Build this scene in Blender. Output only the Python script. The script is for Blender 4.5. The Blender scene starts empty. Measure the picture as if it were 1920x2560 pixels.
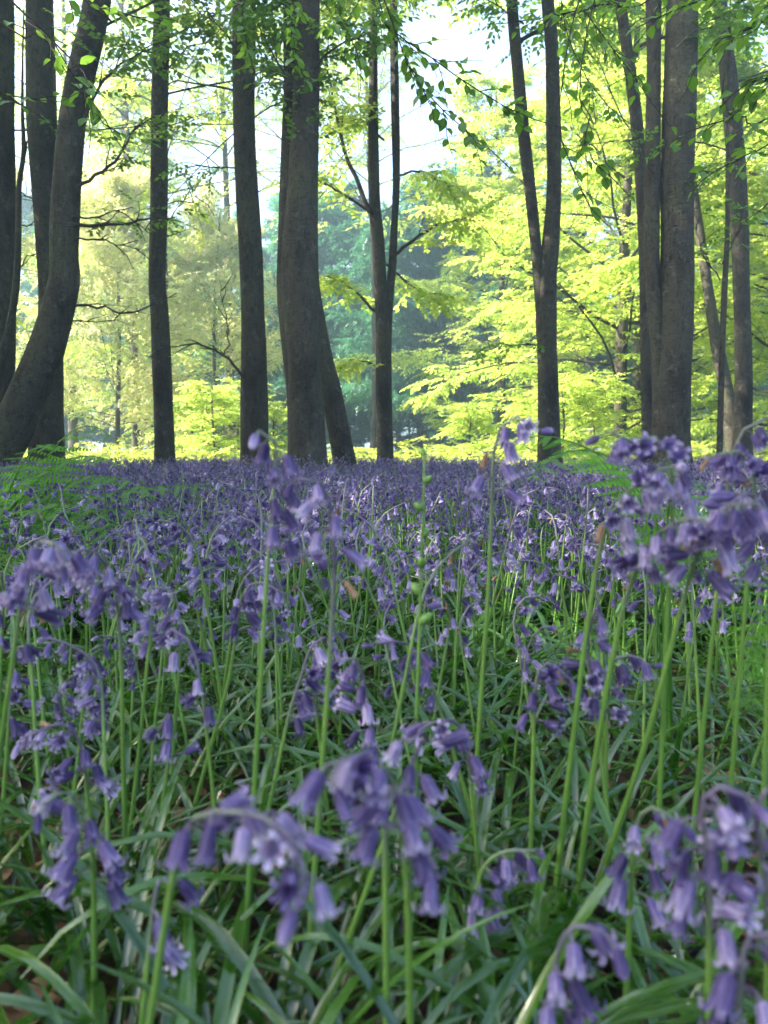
import bpy, math, random
import numpy as np
from mathutils import Matrix, Vector

# ------------------------------------------------------------------ camera, sky, sun, exposure
SC = bpy.context.scene
COL = SC.collection
F = 1950.0                      # focal length in photograph pixels (1920 x 2560)
CAM_H = 0.50
PITCH = math.atan((1280 - 1128) / F)
cam_d = bpy.data.cameras.new('camera')
cam = bpy.data.objects.new('camera', cam_d); COL.objects.link(cam)
cam.location = (0, 0, CAM_H)
cam.rotation_euler = (math.pi / 2 - PITCH, 0, 0)
cam_d.sensor_fit = 'VERTICAL'; cam_d.sensor_height = 36.0
cam_d.lens = F / 2560 * 36.0
cam_d.clip_start = 0.02; cam_d.clip_end = 2000
cam_d.dof.use_dof = True
cam_d.dof.focus_distance = 2.2
cam_d.dof.aperture_fstop = 7.0
SC.camera = cam

SUN_EL = math.radians(37)
SUN_DIR = Vector((-0.99, -0.10, 0)).normalized() * math.cos(SUN_EL) + Vector((0, 0, math.sin(SUN_EL)))
W = bpy.data.worlds.new('World'); SC.world = W; W.use_nodes = True
nt = W.node_tree
sky = nt.nodes.new('ShaderNodeTexSky'); sky.sky_type = 'NISHITA'; sky.sun_disc = False
sky.sun_elevation = SUN_EL
sky.sun_rotation = math.atan2(SUN_DIR.x, SUN_DIR.y)
sky.air_density = 0.75; sky.dust_density = 3.8; sky.ozone_density = 0.6
bg = nt.nodes['Background']; bg.inputs[1].default_value = 0.15
nt.links.new(sky.outputs[0], bg.inputs[0])
sun_d = bpy.data.lights.new('sun', 'SUN'); sun_d.energy = 5.0; sun_d.angle = math.radians(0.53)
sun_d.color = (1.0, 0.93, 0.80)
sun = bpy.data.objects.new('sun', sun_d); COL.objects.link(sun)
sun.rotation_euler = SUN_DIR.to_track_quat('Z', 'Y').to_euler()
vs = SC.view_settings
vs.view_transform = 'Standard'; vs.look = 'None'; vs.gamma = 1; vs.use_curve_mapping = False
vs.exposure = 2.7
cy = SC.cycles
cy.use_denoising = True
cy.max_bounces = 7; cy.diffuse_bounces = 3; cy.glossy_bounces = 2; cy.transmission_bounces = 3
cy.volume_bounces = 0; cy.transparent_max_bounces = 4
cy.caustics_reflective = False; cy.caustics_refractive = False
cy.sample_clamp_indirect = 6

# ------------------------------------------------------------------ helpers
R = np.random.default_rng(7)
random.seed(7)

def P(u, v, Y, s=1.0):
    """point at world depth Y on the ray of photograph pixel (u, v); s=1.1573 for the small view"""
    u *= s; v *= s
    a = (u - 960) / F; b = (1280 - v) / F
    y = math.cos(PITCH) + b * math.sin(PITCH); z = -math.sin(PITCH) + b * math.cos(PITCH)
    k = Y / y
    return np.array([a * k, Y, CAM_H + z * k])
VS = 1920 / 1659.0
def Pv(u, v, Y): return P(u, v, Y, VS)

def norm(a):
    a = np.asarray(a, float)
    return a / np.maximum(np.linalg.norm(a, axis=-1, keepdims=True), 1e-9)

class MB:
    def __init__(s): s.v = []; s.q = []; s.t = []; s.qm = []; s.tm = []; s.c = []; s.n = 0
    def add(s, v, q=None, t=None, c=0.5, m=0):
        v = np.asarray(v, float).reshape(-1, 3)
        s.v.append(v)
        s.c.append(np.broadcast_to(np.asarray(c, float), (len(v),)))
        if q is not None and len(q):
            q = np.asarray(q, np.int64).reshape(-1, 4); s.q.append(q + s.n); s.qm.append(np.full(len(q), m))
        if t is not None and len(t):
            t = np.asarray(t, np.int64).reshape(-1, 3); s.t.append(t + s.n); s.tm.append(np.full(len(t), m))
        s.n += len(v)
    def arrays(s):
        v = np.concatenate(s.v) if s.v else np.zeros((0, 3))
        q = np.concatenate(s.q) if s.q else np.zeros((0, 4), np.int64)
        t = np.concatenate(s.t) if s.t else np.zeros((0, 3), np.int64)
        c = np.concatenate(s.c) if s.c else np.zeros(0)
        qm = np.concatenate(s.qm) if s.qm else np.zeros(0, int)
        tm = np.concatenate(s.tm) if s.tm else np.zeros(0, int)
        return v, q, t, c, qm, tm
    def stamp(s, tpl, O, B, c=None, cj=0.0):
        """tpl = arrays() of a template; O (k,3) origins; B (k,3,3) bases (columns)"""
        v, q, t, tc, qm, tm = tpl
        k, n = len(O), len(v)
        if k == 0: return
        V = np.einsum('kij,nj->kni', B, v) + O[:, None, :]
        off = (np.arange(k) * n)[:, None, None] + s.n
        s.v.append(V.reshape(-1, 3))
        cc = np.broadcast_to(tc, (k, n)).copy()
        if c is not None: cc = cc * 0.5 + np.asarray(c)[:, None] * 0.5 if cj == 0 else cc * (1 - cj) + np.asarray(c)[:, None] * cj
        s.c.append(cc.reshape(-1))
        if len(q): s.q.append((q[None] + off).reshape(-1, 4)); s.qm.append(np.tile(qm, k))
        if len(t): s.t.append((t[None] + off).reshape(-1, 3)); s.tm.append(np.tile(tm, k))
        s.n += k * n
    def mesh(s, name, mats, smooth=True):
        v, q, t, c, qm, tm = s.arrays()
        me = bpy.data.meshes.new(name)
        me.vertices.add(len(v)); me.vertices.foreach_set('co', v.astype(np.float32).ravel())
        me.loops.add(len(q) * 4 + len(t) * 3)
        me.loops.foreach_set('vertex_index', np.concatenate([q.ravel(), t.ravel()]).astype(np.int32))
        me.polygons.add(len(q) + len(t))
        st = np.concatenate([np.arange(len(q)) * 4, len(q) * 4 + np.arange(len(t)) * 3]).astype(np.int32)
        me.polygons.foreach_set('loop_start', st)
        me.polygons.foreach_set('material_index', np.concatenate([qm, tm]).astype(np.int32))
        if smooth: me.polygons.foreach_set('use_smooth', np.ones(len(q) + len(t), bool))
        at = me.attributes.new('tint', 'FLOAT', 'POINT'); at.data.foreach_set('value', c.astype(np.float32))
        for m in (mats if isinstance(mats, (list, tuple)) else [mats]): me.materials.append(m)
        me.update(); me.validate()
        return me

def new_obj(name, me, parent=None, mat4=None, **props):
    o = bpy.data.objects.new(name, me); COL.objects.link(o)
    if parent is not None: o.parent = parent
    if mat4 is not None: o.matrix_basis = mat4
    for k, x in props.items(): o[k] = x
    return o

def thing(name, label, cat, loc=(0, 0, 0), rz=0, group=None):
    o = bpy.data.objects.new(name, None); COL.objects.link(o)
    o.empty_display_size = 0.1
    o.location = loc; o.rotation_euler = (0, 0, rz)
    o['label'] = label; o['category'] = cat
    if group: o['group'] = group
    return o

def basis(y, up=(0, 0, 1), scale=1.0, roll=None):
    y = norm(y); k = len(y)
    up = np.broadcast_to(np.asarray(up, float), y.shape)
    x = np.cross(y, up)
    bad = np.linalg.norm(x, axis=1) < 1e-4
    x[bad] = [1, 0, 0]
    x = norm(x); z = np.cross(x, y)
    if roll is not None:
        c, s = np.cos(roll)[:, None], np.sin(roll)[:, None]
        x, z = x * c + z * s, z * c - x * s
    B = np.stack([x, y, z], axis=2)
    return B * (np.asarray(scale, float).reshape(-1, 1, 1))

def mat4(o, B):
    m = Matrix.Identity(4)
    for i in range(3):
        for j in range(3): m[i][j] = float(B[i][j])
        m[i][3] = float(o[i])
    return m

def smooth_poly(pts, n):
    """Catmull-Rom resample of a polyline (k, d) to n points"""
    pts = np.asarray(pts, float)
    if len(pts) < 3:
        t = np.linspace(0, 1, n)[:, None]; return pts[0] * (1 - t) + pts[-1] * t
    p = np.vstack([2 * pts[0] - pts[1], pts, 2 * pts[-1] - pts[-2]])
    d = np.linalg.norm(np.diff(pts[:, :3], axis=0), axis=1); s = np.concatenate([[0], np.cumsum(d)])
    tt = np.linspace(0, s[-1], n)
    i = np.clip(np.searchsorted(s, tt, side='right') - 1, 0, len(pts) - 2)
    u = ((tt - s[i]) / np.maximum(d[i], 1e-9))[:, None]
    a, b, c, e = p[i], p[i + 1], p[i + 2], p[i + 3]
    return 0.5 * (2 * b + (c - a) * u + (2 * a - 5 * b + 4 * c - e) * u ** 2 + (3 * b - a - 3 * c + e) * u ** 3)

def tube(mb, pts, rad, ns=6, c=0.5, m=0, cap=True, lump=0.0, ph=0.0):
    pts = np.asarray(pts, float); n = len(pts)
    rad = np.broadcast_to(np.asarray(rad, float), (n,))
    tg = norm(np.gradient(pts, axis=0))
    ref = np.array([1.0, 0.13, 0.07]) if abs(tg[:, 2]).mean() > 0.6 else np.array([0.05, 0.1, 1.0])
    x = norm(np.cross(tg, ref)); z = np.cross(x, tg)
    a = np.arange(ns) * 2 * math.pi / ns
    rr = rad[:, None] * np.ones(ns)[None]
    if lump:
        h = np.concatenate([[0], np.cumsum(np.linalg.norm(np.diff(pts, axis=0), axis=1))])[:, None]
        rr = rr * (1 + lump * (np.sin(2 * a + ph + h * 1.3) * 0.5 + np.sin(3 * a - h * 2.1 + ph * 2) * 0.4 + np.sin(5 * a + h * 4.2 + ph) * 0.22
                               + 0.5 * np.sin(h * 3.1 + ph) + 0.3 * np.sin(h * 7.7 + ph * 3)))
    V = pts[:, None, :] + rr[:, :, None] * (np.cos(a)[None, :, None] * x[:, None, :] + np.sin(a)[None, :, None] * z[:, None, :])
    i = np.arange(n - 1)[:, None] * ns; j = np.arange(ns)[None]; j2 = (j + 1) % ns
    q = np.stack([i + j, i + j2, i + ns + j2, i + ns + j], axis=-1).reshape(-1, 4)
    cc = np.repeat(np.broadcast_to(np.asarray(c, float), (n,)), ns)
    if cap:
        V2 = np.vstack([V.reshape(-1, 3), pts[-1] + tg[-1] * rad[-1] * 0.6])
        t = np.array([[(n - 1) * ns + k, (n - 1) * ns + (k + 1) % ns, n * ns] for k in range(ns)])
        mb.add(V2, q, t, np.append(cc, cc[-1]), m)
    else: mb.add(V.reshape(-1, 3), q, None, cc, m)

# ------------------------------------------------------------------ materials
def nodes(name):
    m = bpy.data.materials.new(name); m.use_nodes = True
    n = m.node_tree.nodes; n.clear()
    return m, n, m.node_tree.links
def rgb(c): return (c[0], c[1], c[2], 1)
def ramp(n, l, src, stops):
    r = n.new('ShaderNodeValToRGB'); e = r.color_ramp.elements
    e[0].position, e[0].color = stops[0][0], rgb(stops[0][1]); e[1].position, e[1].color = stops[-1][0], rgb(stops[-1][1])
    for p, c in stops[1:-1]:
        x = e.new(p); x.color = rgb(c)
    l.new(src, r.inputs[0]); return r.outputs[0]
def noise(n, l, scale, detail=4, vec=None, rough=0.55):
    t = n.new('ShaderNodeTexNoise'); t.inputs['Scale'].default_value = scale; t.inputs['Detail'].default_value = detail
    t.inputs['Roughness'].default_value = rough
    if vec: l.new(vec, t.inputs['Vector'])
    return t.outputs['Fac']
def math_(n, l, op, a, b):
    t = n.new('ShaderNodeMath'); t.operation = op
    for i, x in enumerate((a, b)):
        if isinstance(x, (int, float)): t.inputs[i].default_value = x
        else: l.new(x, t.inputs[i])
    return t.outputs[0]

def leaf_mat(name, stops, tstops, tw=0.45, rough=0.45, spec=0.4, grain=None, objvar=0.0):
    m, n, l = nodes(name)
    a = n.new('ShaderNodeAttribute'); a.attribute_name = 'tint'
    f = a.outputs['Fac']
    if grain:
        tc = n.new('ShaderNodeTexCoord')
        g = noise(n, l, grain[0], 3, tc.outputs['Object'])
        f = math_(n, l, 'ADD', f, math_(n, l, 'MULTIPLY', math_(n, l, 'SUBTRACT', g, 0.5), grain[1]))
    if objvar:
        oi = n.new('ShaderNodeObjectInfo')
        f = math_(n, l, 'ADD', f, math_(n, l, 'MULTIPLY', math_(n, l, 'SUBTRACT', oi.outputs['Random'], 0.5), objvar))
    c1 = ramp(n, l, f, stops); c2 = ramp(n, l, f, tstops)
    b = n.new('ShaderNodeBsdfPrincipled'); b.inputs['Roughness'].default_value = rough
    b.inputs['Specular IOR Level'].default_value = spec
    l.new(c1, b.inputs['Base Color'])
    t = n.new('ShaderNodeBsdfTranslucent'); l.new(c2, t.inputs['Color'])
    x = n.new('ShaderNodeMixShader'); x.inputs[0].default_value = tw
    l.new(b.outputs[0], x.inputs[1]); l.new(t.outputs[0], x.inputs[2])
    o = n.new('ShaderNodeOutputMaterial'); l.new(x.outputs[0], o.inputs[0])
    return m

M = {}
M['beech_far'] = leaf_mat('beech_leaf_sun_tone', [(0, (.08, .17, .025)), (.5, (.22, .32, .05)), (1, (.36, .43, .10))], [(0, (.28, .48, .05)), (.5, (.54, .68, .11)), (1, (.76, .80, .22))], 0.5)  # beech leaf as sunlit: the sun's brightness is put into the colour
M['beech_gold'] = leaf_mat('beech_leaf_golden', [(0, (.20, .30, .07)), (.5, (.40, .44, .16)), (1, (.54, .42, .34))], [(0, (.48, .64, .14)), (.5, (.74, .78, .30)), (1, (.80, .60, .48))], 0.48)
M['beech_near'] = leaf_mat('beech_leaf_shade_tone', [(0, (.035, .095, .02)), (1, (.08, .17, .03))], [(0, (.12, .28, .03)), (1, (.25, .44, .05))], 0.42, 0.4)  # same beech leaf as shaded: the darkening is put into the colour
M['dark_wood'] = leaf_mat('dark_evergreen_leaf', [(0, (.018, .075, .042)), (1, (.06, .18, .085))], [(0, (.03, .13, .06)), (1, (.08, .26, .10))], 0.4)
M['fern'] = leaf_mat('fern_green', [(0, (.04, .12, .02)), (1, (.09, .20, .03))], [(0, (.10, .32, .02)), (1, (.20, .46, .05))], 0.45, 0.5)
M['strap'] = leaf_mat('bluebell_leaf_green', [(0, (.008, .034, .005)), (1, (.052, .135, .014))], [(0, (.025, .12, .008)), (1, (.11, .34, .02))], 0.3, 0.18, 1.0, grain=(60, .3), objvar=0.7)
M['stem'] = leaf_mat('bluebell_stem_green', [(0, (.085, .18, .03)), (.6, (.14, .24, .05)), (1, (.12, .09, .15))], [(0, (.12, .3, .04)), (1, (.2, .3, .1))], 0.15, 0.4, 0.4, objvar=0.3)
M['petal'] = leaf_mat('bluebell_petal', [(0, (.045, .030, .095)), (.45, (.155, .112, .28)), (1, (.54, .45, .63))], [(0, (.08, .045, .18)), (.5, (.20, .14, .34)), (1, (.54, .44, .62))], 0.42, 0.5, 0.3, grain=(400, .45), objvar=0.75)
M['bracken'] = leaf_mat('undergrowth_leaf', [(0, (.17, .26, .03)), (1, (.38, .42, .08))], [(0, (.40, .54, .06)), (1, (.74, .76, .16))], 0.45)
M['dead'] = leaf_mat('dead_leaf_brown', [(0, (.09, .045, .022)), (.5, (.20, .10, .05)), (1, (.34, .22, .14))], [(0, (.12, .05, .02)), (1, (.35, .18, .08))], 0.2, 0.6, 0.3, grain=(50, .5), objvar=0.8)
M['anther'] = leaf_mat('cream_anther', [(0, (.6, .56, .4)), (1, (.7, .66, .5))], [(0, (.6, .56, .4)), (1, (.7, .66, .5))], 0.2)

def bark_mat(name, c0, c1, c2, c3):
    m, n, l = nodes(name)
    tc = n.new('ShaderNodeTexCoord')
    mp = n.new('ShaderNodeMapping'); mp.inputs['Scale'].default_value = (1, 1, .4); l.new(tc.outputs['Object'], mp.inputs[0])
    mh = n.new('ShaderNodeMapping'); mh.inputs['Scale'].default_value = (1, 1, 3.2); l.new(tc.outputs['Object'], mh.inputs[0])
    a = noise(n, l, 2.6, 7, mp.outputs[0], .68)
    col = ramp(n, l, a, [(.36, c0), (.5, c1), (.64, c2)])
    li = noise(n, l, 6.5, 8, tc.outputs['Object'], .75)
    lm = ramp(n, l, li, [(.56, (0, 0, 0)), (.63, (1, 1, 1))])
    m2 = n.new('ShaderNodeMixRGB'); l.new(math_(n, l, 'MULTIPLY', lm, .55), m2.inputs[0]); l.new(col, m2.inputs[1]); m2.inputs[2].default_value = rgb(c3)
    b = noise(n, l, 34, 6, mp.outputs[0], .75); h = noise(n, l, 16, 4, mh.outputs[0], .6)
    dk = ramp(n, l, b, [(.36, (.3, .3, .3)), (.5, (1, 1, 1))])
    hk = ramp(n, l, h, [(.34, (.5, .48, .45)), (.45, (1, 1, 1))])
    mx = n.new('ShaderNodeMixRGB'); mx.blend_type = 'MULTIPLY'; mx.inputs[0].default_value = .85
    l.new(m2.outputs[0], mx.inputs[1]); l.new(dk, mx.inputs[2])
    my = n.new('ShaderNodeMixRGB'); my.blend_type = 'MULTIPLY'; my.inputs[0].default_value = .8
    l.new(mx.outputs[0], my.inputs[1]); l.new(hk, my.inputs[2])
    s = n.new('ShaderNodeBsdfPrincipled'); s.inputs['Roughness'].default_value = .85; s.inputs['Specular IOR Level'].default_value = .2
    l.new(my.outputs[0], s.inputs['Base Color'])
    bp = n.new('ShaderNodeBump'); bp.inputs['Strength'].default_value = .8; bp.inputs['Distance'].default_value = .03
    l.new(math_(n, l, 'ADD', math_(n, l, 'ADD', b, h), math_(n, l, 'MULTIPLY', a, 2)), bp.inputs['Height']); l.new(bp.outputs[0], s.inputs['Normal'])
    o = n.new('ShaderNodeOutputMaterial'); l.new(s.outputs[0], o.inputs[0])
    return m
M['bark'] = bark_mat('beech_bark', (.024, .020, .015), (.054, .046, .035), (.066, .064, .036), (.12, .118, .09))
M['twig'] = bark_mat('twig_bark', (.03, .024, .02), (.05, .04, .032), (.07, .058, .045), (.08, .075, .06))

def ground_mat():
    m, n, l = nodes('woodland_floor')
    tc = n.new('ShaderNodeTexCoord'); sp = n.new('ShaderNodeSeparateXYZ'); l.new(tc.outputs['Object'], sp.inputs[0])
    a = noise(n, l, 9, 8, tc.outputs['Object'], .7); b = noise(n, l, 60, 6, tc.outputs['Object'], .7)
    litter = ramp(n, l, math_(n, l, 'ADD', math_(n, l, 'MULTIPLY', a, .5), math_(n, l, 'MULTIPLY', b, .5)), [(.35, (.018, .012, .008)), (.52, (.055, .033, .02)), (.66, (.12, .075, .045))])
    grass = ramp(n, l, b, [(.3, (.10, .17, .02)), (.7, (.22, .28, .05))])
    w = noise(n, l, .25, 3, tc.outputs['Object'])
    e = math_(n, l, 'ADD', sp.outputs['Y'], math_(n, l, 'MULTIPLY', w, 5))
    mr = n.new('ShaderNodeMapRange'); mr.inputs[1].default_value = 15; mr.inputs[2].default_value = 17.5; l.new(e, mr.inputs[0])
    mr2 = n.new('ShaderNodeMapRange'); mr2.inputs[1].default_value = 44; mr2.inputs[2].default_value = 39; l.new(e, mr2.inputs[0])
    mx = n.new('ShaderNodeMixRGB'); l.new(math_(n, l, 'MULTIPLY', mr.outputs[0], mr2.outputs[0]), mx.inputs[0])
    l.new(litter, mx.inputs[1]); l.new(grass, mx.inputs[2])
    s = n.new('ShaderNodeBsdfPrincipled'); s.inputs['Roughness'].default_value = .9; s.inputs['Specular IOR Level'].default_value = .2
    l.new(mx.outputs[0], s.inputs['Base Color'])
    bp = n.new('ShaderNodeBump'); bp.inputs['Strength'].default_value = .8; bp.inputs['Distance'].default_value = .03
    l.new(b, bp.inputs['Height']); l.new(bp.outputs[0], s.inputs['Normal'])
    o = n.new('ShaderNodeOutputMaterial'); l.new(s.outputs[0], o.inputs[0])
    return m
M['ground'] = ground_mat()

# ------------------------------------------------------------------ ground
def gz(x, y):
    x = np.asarray(x, float); y = np.asarray(y, float)
    near = np.exp(-(x ** 2 + y ** 2) / 900)
    return near * (0.018 * np.sin(x * 2.3 + .4) * np.cos(y * 1.9) + 0.012 * np.sin(x * 5.1 + y * 4.3))
g = MB()
def grid(xs, ys):
    X, Y = np.meshgrid(xs, ys); n = len(xs)
    V = np.stack([X, Y, gz(X, Y)], -1).reshape(-1, 3)
    i = np.arange(len(ys) - 1)[:, None] * n; j = np.arange(n - 1)[None]
    q = np.stack([i + j, i + j + 1, i + n + j + 1, i + n + j], -1).reshape(-1, 4)
    return V, q
far = np.array([-300, -150, -80, -50, -35])
ax = np.concatenate([far, np.linspace(-28, 28, 140), -far[::-1]])
V, q = grid(ax, ax + 12); g.add(V, q)
new_obj('ground', g.mesh('ground', M['ground']), kind='structure')

# ------------------------------------------------------------------ leaf and spray templates
def far_leaf():
    mb = MB()
    mb.add([(0, 0, 0), (.30, .45, .06), (0, 1, -.05), (-.30, .45, .06)], None, [(0, 1, 2), (0, 2, 3)])
    return mb.arrays()
def near_leaf_mb(curl=0.1, fold=.12, wob=0.03, ph=0.):
    """beech leaf, unit length, wavy edge, pleated along the midrib"""
    mb = MB(); n = 8
    t = np.linspace(0, 1, n)
    w = .33 * np.sin(np.pi * np.clip(t, .0, 1) ** .85) ** .8; w[0] = .01; w[-1] = .004
    zc = -curl * t ** 2
    V = []; C = []
    for i in range(n):
        wv = wob * math.sin(i * 2.4 + ph)
        V += [(-w[i], t[i], zc[i] + fold * w[i] + wv), (-w[i] * .5, t[i], zc[i] + fold * w[i] * .75), (0, t[i] , zc[i]), (w[i] * .5, t[i], zc[i] + fold * w[i] * .75), (w[i], t[i], zc[i] + fold * w[i] - wv)]
        C += [.55, .45, .75, .45, .55]
    q = [(i * 5 + j, i * 5 + j + 1, i * 5 + j + 6, i * 5 + j + 5) for i in range(n - 1) for j in range(4)]
    mb.add(V, q, None, np.array(C))
    return mb
FL = far_leaf()
def spray_tpl(rng, nl=10, L=1.0, leaf=.26, lt=None):
    mb = MB(); O = []; D = []; S = []
    for i in range(nl):
        t = (i + .6) / nl
        side = 1 if i % 2 else -1
        ang = side * math.radians(rng.uniform(38, 68)) if i < nl - 1 else 0
        O.append((.04 * math.sin(t * 3), t * L, -.16 * t * t)); D.append((math.sin(ang), math.cos(ang), rng.uniform(-.55, .05))); S.append(leaf * rng.uniform(.75, 1.2))
    O = np.array(O); B = basis(np.array(D), scale=np.array(S), roll=rng.uniform(-.5, .5, nl))
    mb.stamp(lt or FL, O, B, c=rng.uniform(0, 1, nl), cj=1.0)
    return mb.arrays()
SPRAYS = [spray_tpl(np.random.default_rng(50 + i)) for i in range(4)]

def curve_limb(p, d, L, n, rng, rise=0., droop=0., wig=.12):
    pts = [np.array(p, float)]; d = norm(d)
    for i in range(n):
        d = norm(d + rng.normal(0, wig, 3) + np.array([0, 0, rise * (1 - i / n) - droop * (i / n)]))
        pts.append(pts[-1] + d * L / n)
    return np.array(pts)

def grow(mbw, place, rng, trunk_pts, trunk_r, s0, s1, n_limbs, length, subs=9, per=6, ssz=.45, elev=(.1, .55), az=None, rise=.04, droop=.10, thin=1.0):
    """limbs from the trunk polyline between the fractions s0..s1; collects spray placements (o, d, size)"""
    n = len(trunk_pts)
    ga = rng.uniform(0, 6.28)
    for k in range(n_limbs):
        s = s0 + (s1 - s0) * ((k + rng.uniform(0, 1)) / n_limbs)
        f = s * (n - 1); i = min(int(f), n - 2); w = f - i
        p = trunk_pts[i] * (1 - w) + trunk_pts[i + 1] * w; r = (trunk_r[i] * (1 - w) + trunk_r[i + 1] * w)
        a = ga + k * 2.39996 + rng.uniform(-.3, .3)
        if az is not None: a = az[0] + (az[1] - az[0]) * rng.uniform()
        e = rng.uniform(*elev) + .35 * (s - s0) / max(s1 - s0, .01)
        L = length((s - s0) / max(s1 - s0, .01)) * rng.uniform(.75, 1.15)
        d = np.array([math.cos(a) * math.cos(e), math.sin(a) * math.cos(e), math.sin(e)])
        pts = curve_limb(p, d, L, 7, rng, rise, droop)
        rr = np.linspace(min(r * .4, .014 + L * .008) * thin, .005, len(pts))
        tube(mbw, pts, rr, 5)
        add_twigs(mbw, place, rng, pts, L, subs, per, ssz)
    return place

def add_twigs(mbw, place, rng, pts, L, subs, per, ssz, s_from=.22):
    m = len(pts)
    for j in range(subs):
        s = s_from + (1 - s_from) * (j + rng.uniform(.2, .8)) / subs
        f = s * (m - 1); i = min(int(f), m - 2)
        q = pts[i] * (1 - (f - i)) + pts[i + 1] * (f - i)
        t = norm(pts[i + 1] - pts[i]); side = norm(np.cross(t, [0, 0, 1.])) * (1 if j % 2 else -1)
        dd = norm(t * .65 + side * rng.uniform(.5, 1.0) + np.array([0, 0, rng.uniform(-.15, .2)]))
        SL = max(.35, L * .42 * (1.15 - .75 * s)) * rng.uniform(.7, 1.2)
        sp = curve_limb(q, dd, SL, 4, rng, .0, .12, .14)
        if mbw is not None: tube(mbw, sp, np.linspace(.009, .003, 5), 3, cap=False)
        for h in range(per):
            u = .12 + .88 * (h + rng.uniform(.2, .8)) / per
            f2 = u * 4; i2 = min(int(f2), 3); o = sp[i2] * (1 - (f2 - i2)) + sp[i2 + 1] * (f2 - i2)
            t2 = norm(sp[i2 + 1] - sp[i2]); s2 = norm(np.cross(t2, [0, 0, 1.])) * (1 if h % 2 else -1)
            d2 = norm(t2 * .7 + s2 * rng.uniform(.3, 1.1) + np.array([0, 0, rng.uniform(-.35, .12)]))
            place.append((o, d2, ssz * rng.uniform(.7, 1.25)))

def leaves_mesh(name, place, rng, mat, tint=(0, 1), tpls=None):
    mb = MB()
    if not place: return None
    O = np.array([p[0] for p in place]); D = np.array([p[1] for p in place]); S = np.array([p[2] for p in place])
    c = rng.uniform(tint[0], tint[1], len(O))
    tp = tpls or SPRAYS; idx = rng.integers(0, len(tp), len(O))
    for i in range(len(tp)):
        k = idx == i
        mb.stamp(tp[i], O[k], basis(D[k], scale=S[k], roll=rng.uniform(-.45, .45, k.sum())), c=c[k], cj=.45)
    return mb.mesh(name, mat, smooth=False)

# ------------------------------------------------------------------ background trees (prototypes and copies)
def far_proto(seed, H, cb, rad, n_limbs, subs, per, ssz, mat, r0=.16, lean=.3, elev=(.05, .5), shape='beech', rnd=0.):
    rng = np.random.default_rng(seed)
    n = 14; t = np.linspace(0, 1, n)
    tp = np.stack([lean * np.sin(t * 2.5 + seed) * t, lean * np.sin(t * 3.1 + seed * 2) * t, t * H - .15], 1)
    tr = r0 * (1 - .85 * t) + .012; tr[0] *= 1.35
    w = MB(); tube(w, smooth_poly(np.c_[tp, tr], 26)[:, :3], smooth_poly(np.c_[tp, tr], 26)[:, 3], 10, lump=.05, ph=seed)
    bw = MB(); pl = []
    if shape == 'beech': lf = lambda s: rad * (.75 + .5 * math.sin(math.pi * min(1, s * 1.15 + .18))) * (1 - .55 * s)
    else: lf = lambda s: rad * (1.05 - .9 * s)
    grow(bw, pl, rng, tp, tr, cb / H, .97, n_limbs, lf, subs, per, ssz, elev=elev, droop=.16, thin=.55 if rnd else .8)
    if rnd: pl = [(o + rng.normal(0, .14, 3), norm(d + rng.normal(0, rnd, 3)), z) for o, d, z in pl]
    return w.mesh('trunk', M['bark']), bw.mesh('branchwork', M['twig']), leaves_mesh('crown', pl, rng, mat)

def place_tree(name, proto, label, x, y, rz, sc, group=None, scz=None):
    t = thing(name, label, 'tree', (x, y, float(gz(x, y))), rz, group)
    t.scale = (sc, sc, scz or sc)
    for nm, me in zip(('trunk', 'branchwork', 'crown'), proto):
        o = new_obj(nm, me, t)
        if nm != 'trunk': o['kind'] = 'stuff'
    return t

PA = far_proto(11, 12.5, 1.0, 4.3, 44, 12, 11, .42, M['beech_far'])
PB = far_proto(12, 13.5, 0.9, 4.6, 44, 12, 11, .44, M['beech_far'])
PC = far_proto(13, 9.5, .9, 4.0, 44, 12, 13, .34, M['beech_gold'], r0=.08, elev=(-.35, 1.0), rnd=.9)
PD = far_proto(14, 15.5, 1.6, 4.2, 46, 11, 15, .58, M['dark_wood'], r0=.16, elev=(-.2, .8), rnd=.6)
PD2 = far_proto(17, 15.5, .3, 4.4, 52, 10, 16, .66, M['dark_wood'], r0=.2, elev=(-.1, .4))
PE = far_proto(15, 19, 8.6, 4.8, 30, 10, 7, .30, M['beech_far'], r0=.15, elev=(.2, .7))
PS = far_proto(16, 2.2, .3, .9, 14, 6, 5, .34, M['beech_far'], r0=.02, lean=.1)

G1 = 'sunlit beeches beyond the clearing'
spotsR = [(5.6, 18.5, 0, 1.0, PA), (9.6, 17.5, 2, 1.02, PB), (7.6, 23.5, 4, 1.1, PB), (12.5, 22, 1.3, 1.1, PA), (3.9, 26.5, 3.1, 1.0, PA), (14.5, 16, 5, 1.0, PA), (10, 28, 2.5, 1.25, PB)]
labR = ['bright yellow-green beech whose low sprays reach out over the sunny clearing', 'tall bright green beech behind the thin dark sapling', None, None, 'sunlit beech standing deeper in, beside the dark evergreen wood', None, None]
for (x, y, rz, s, p), lb in zip(spotsR, labR):
    place_tree('beech_tree', p, lb or 'bright yellow-green beech massed behind the multi-stemmed trunks', x, y, rz, s, G1)
G2 = 'golden young trees at the back of the clearing'
for (x, y, rz, s, p, lb) in [(-8.2, 24, 0, .95, PC, 'golden leaved tree behind the straight slim dark trunk'), (-5.4, 25.5, 1.7, .88, PC, 'pinkish gold tree behind the two straight dark trunks'),
                             (-11.5, 21.5, 3.2, 1.0, PC, 'golden green tree behind the curved leaning trunk'), (-9.5, 30, 4.4, 1.1, PA, 'pale green tree rising over the golden trees')]:
    place_tree('young_beech_tree', p, lb, x, y, rz, s, G2)
rd = np.random.default_rng(5)
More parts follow.
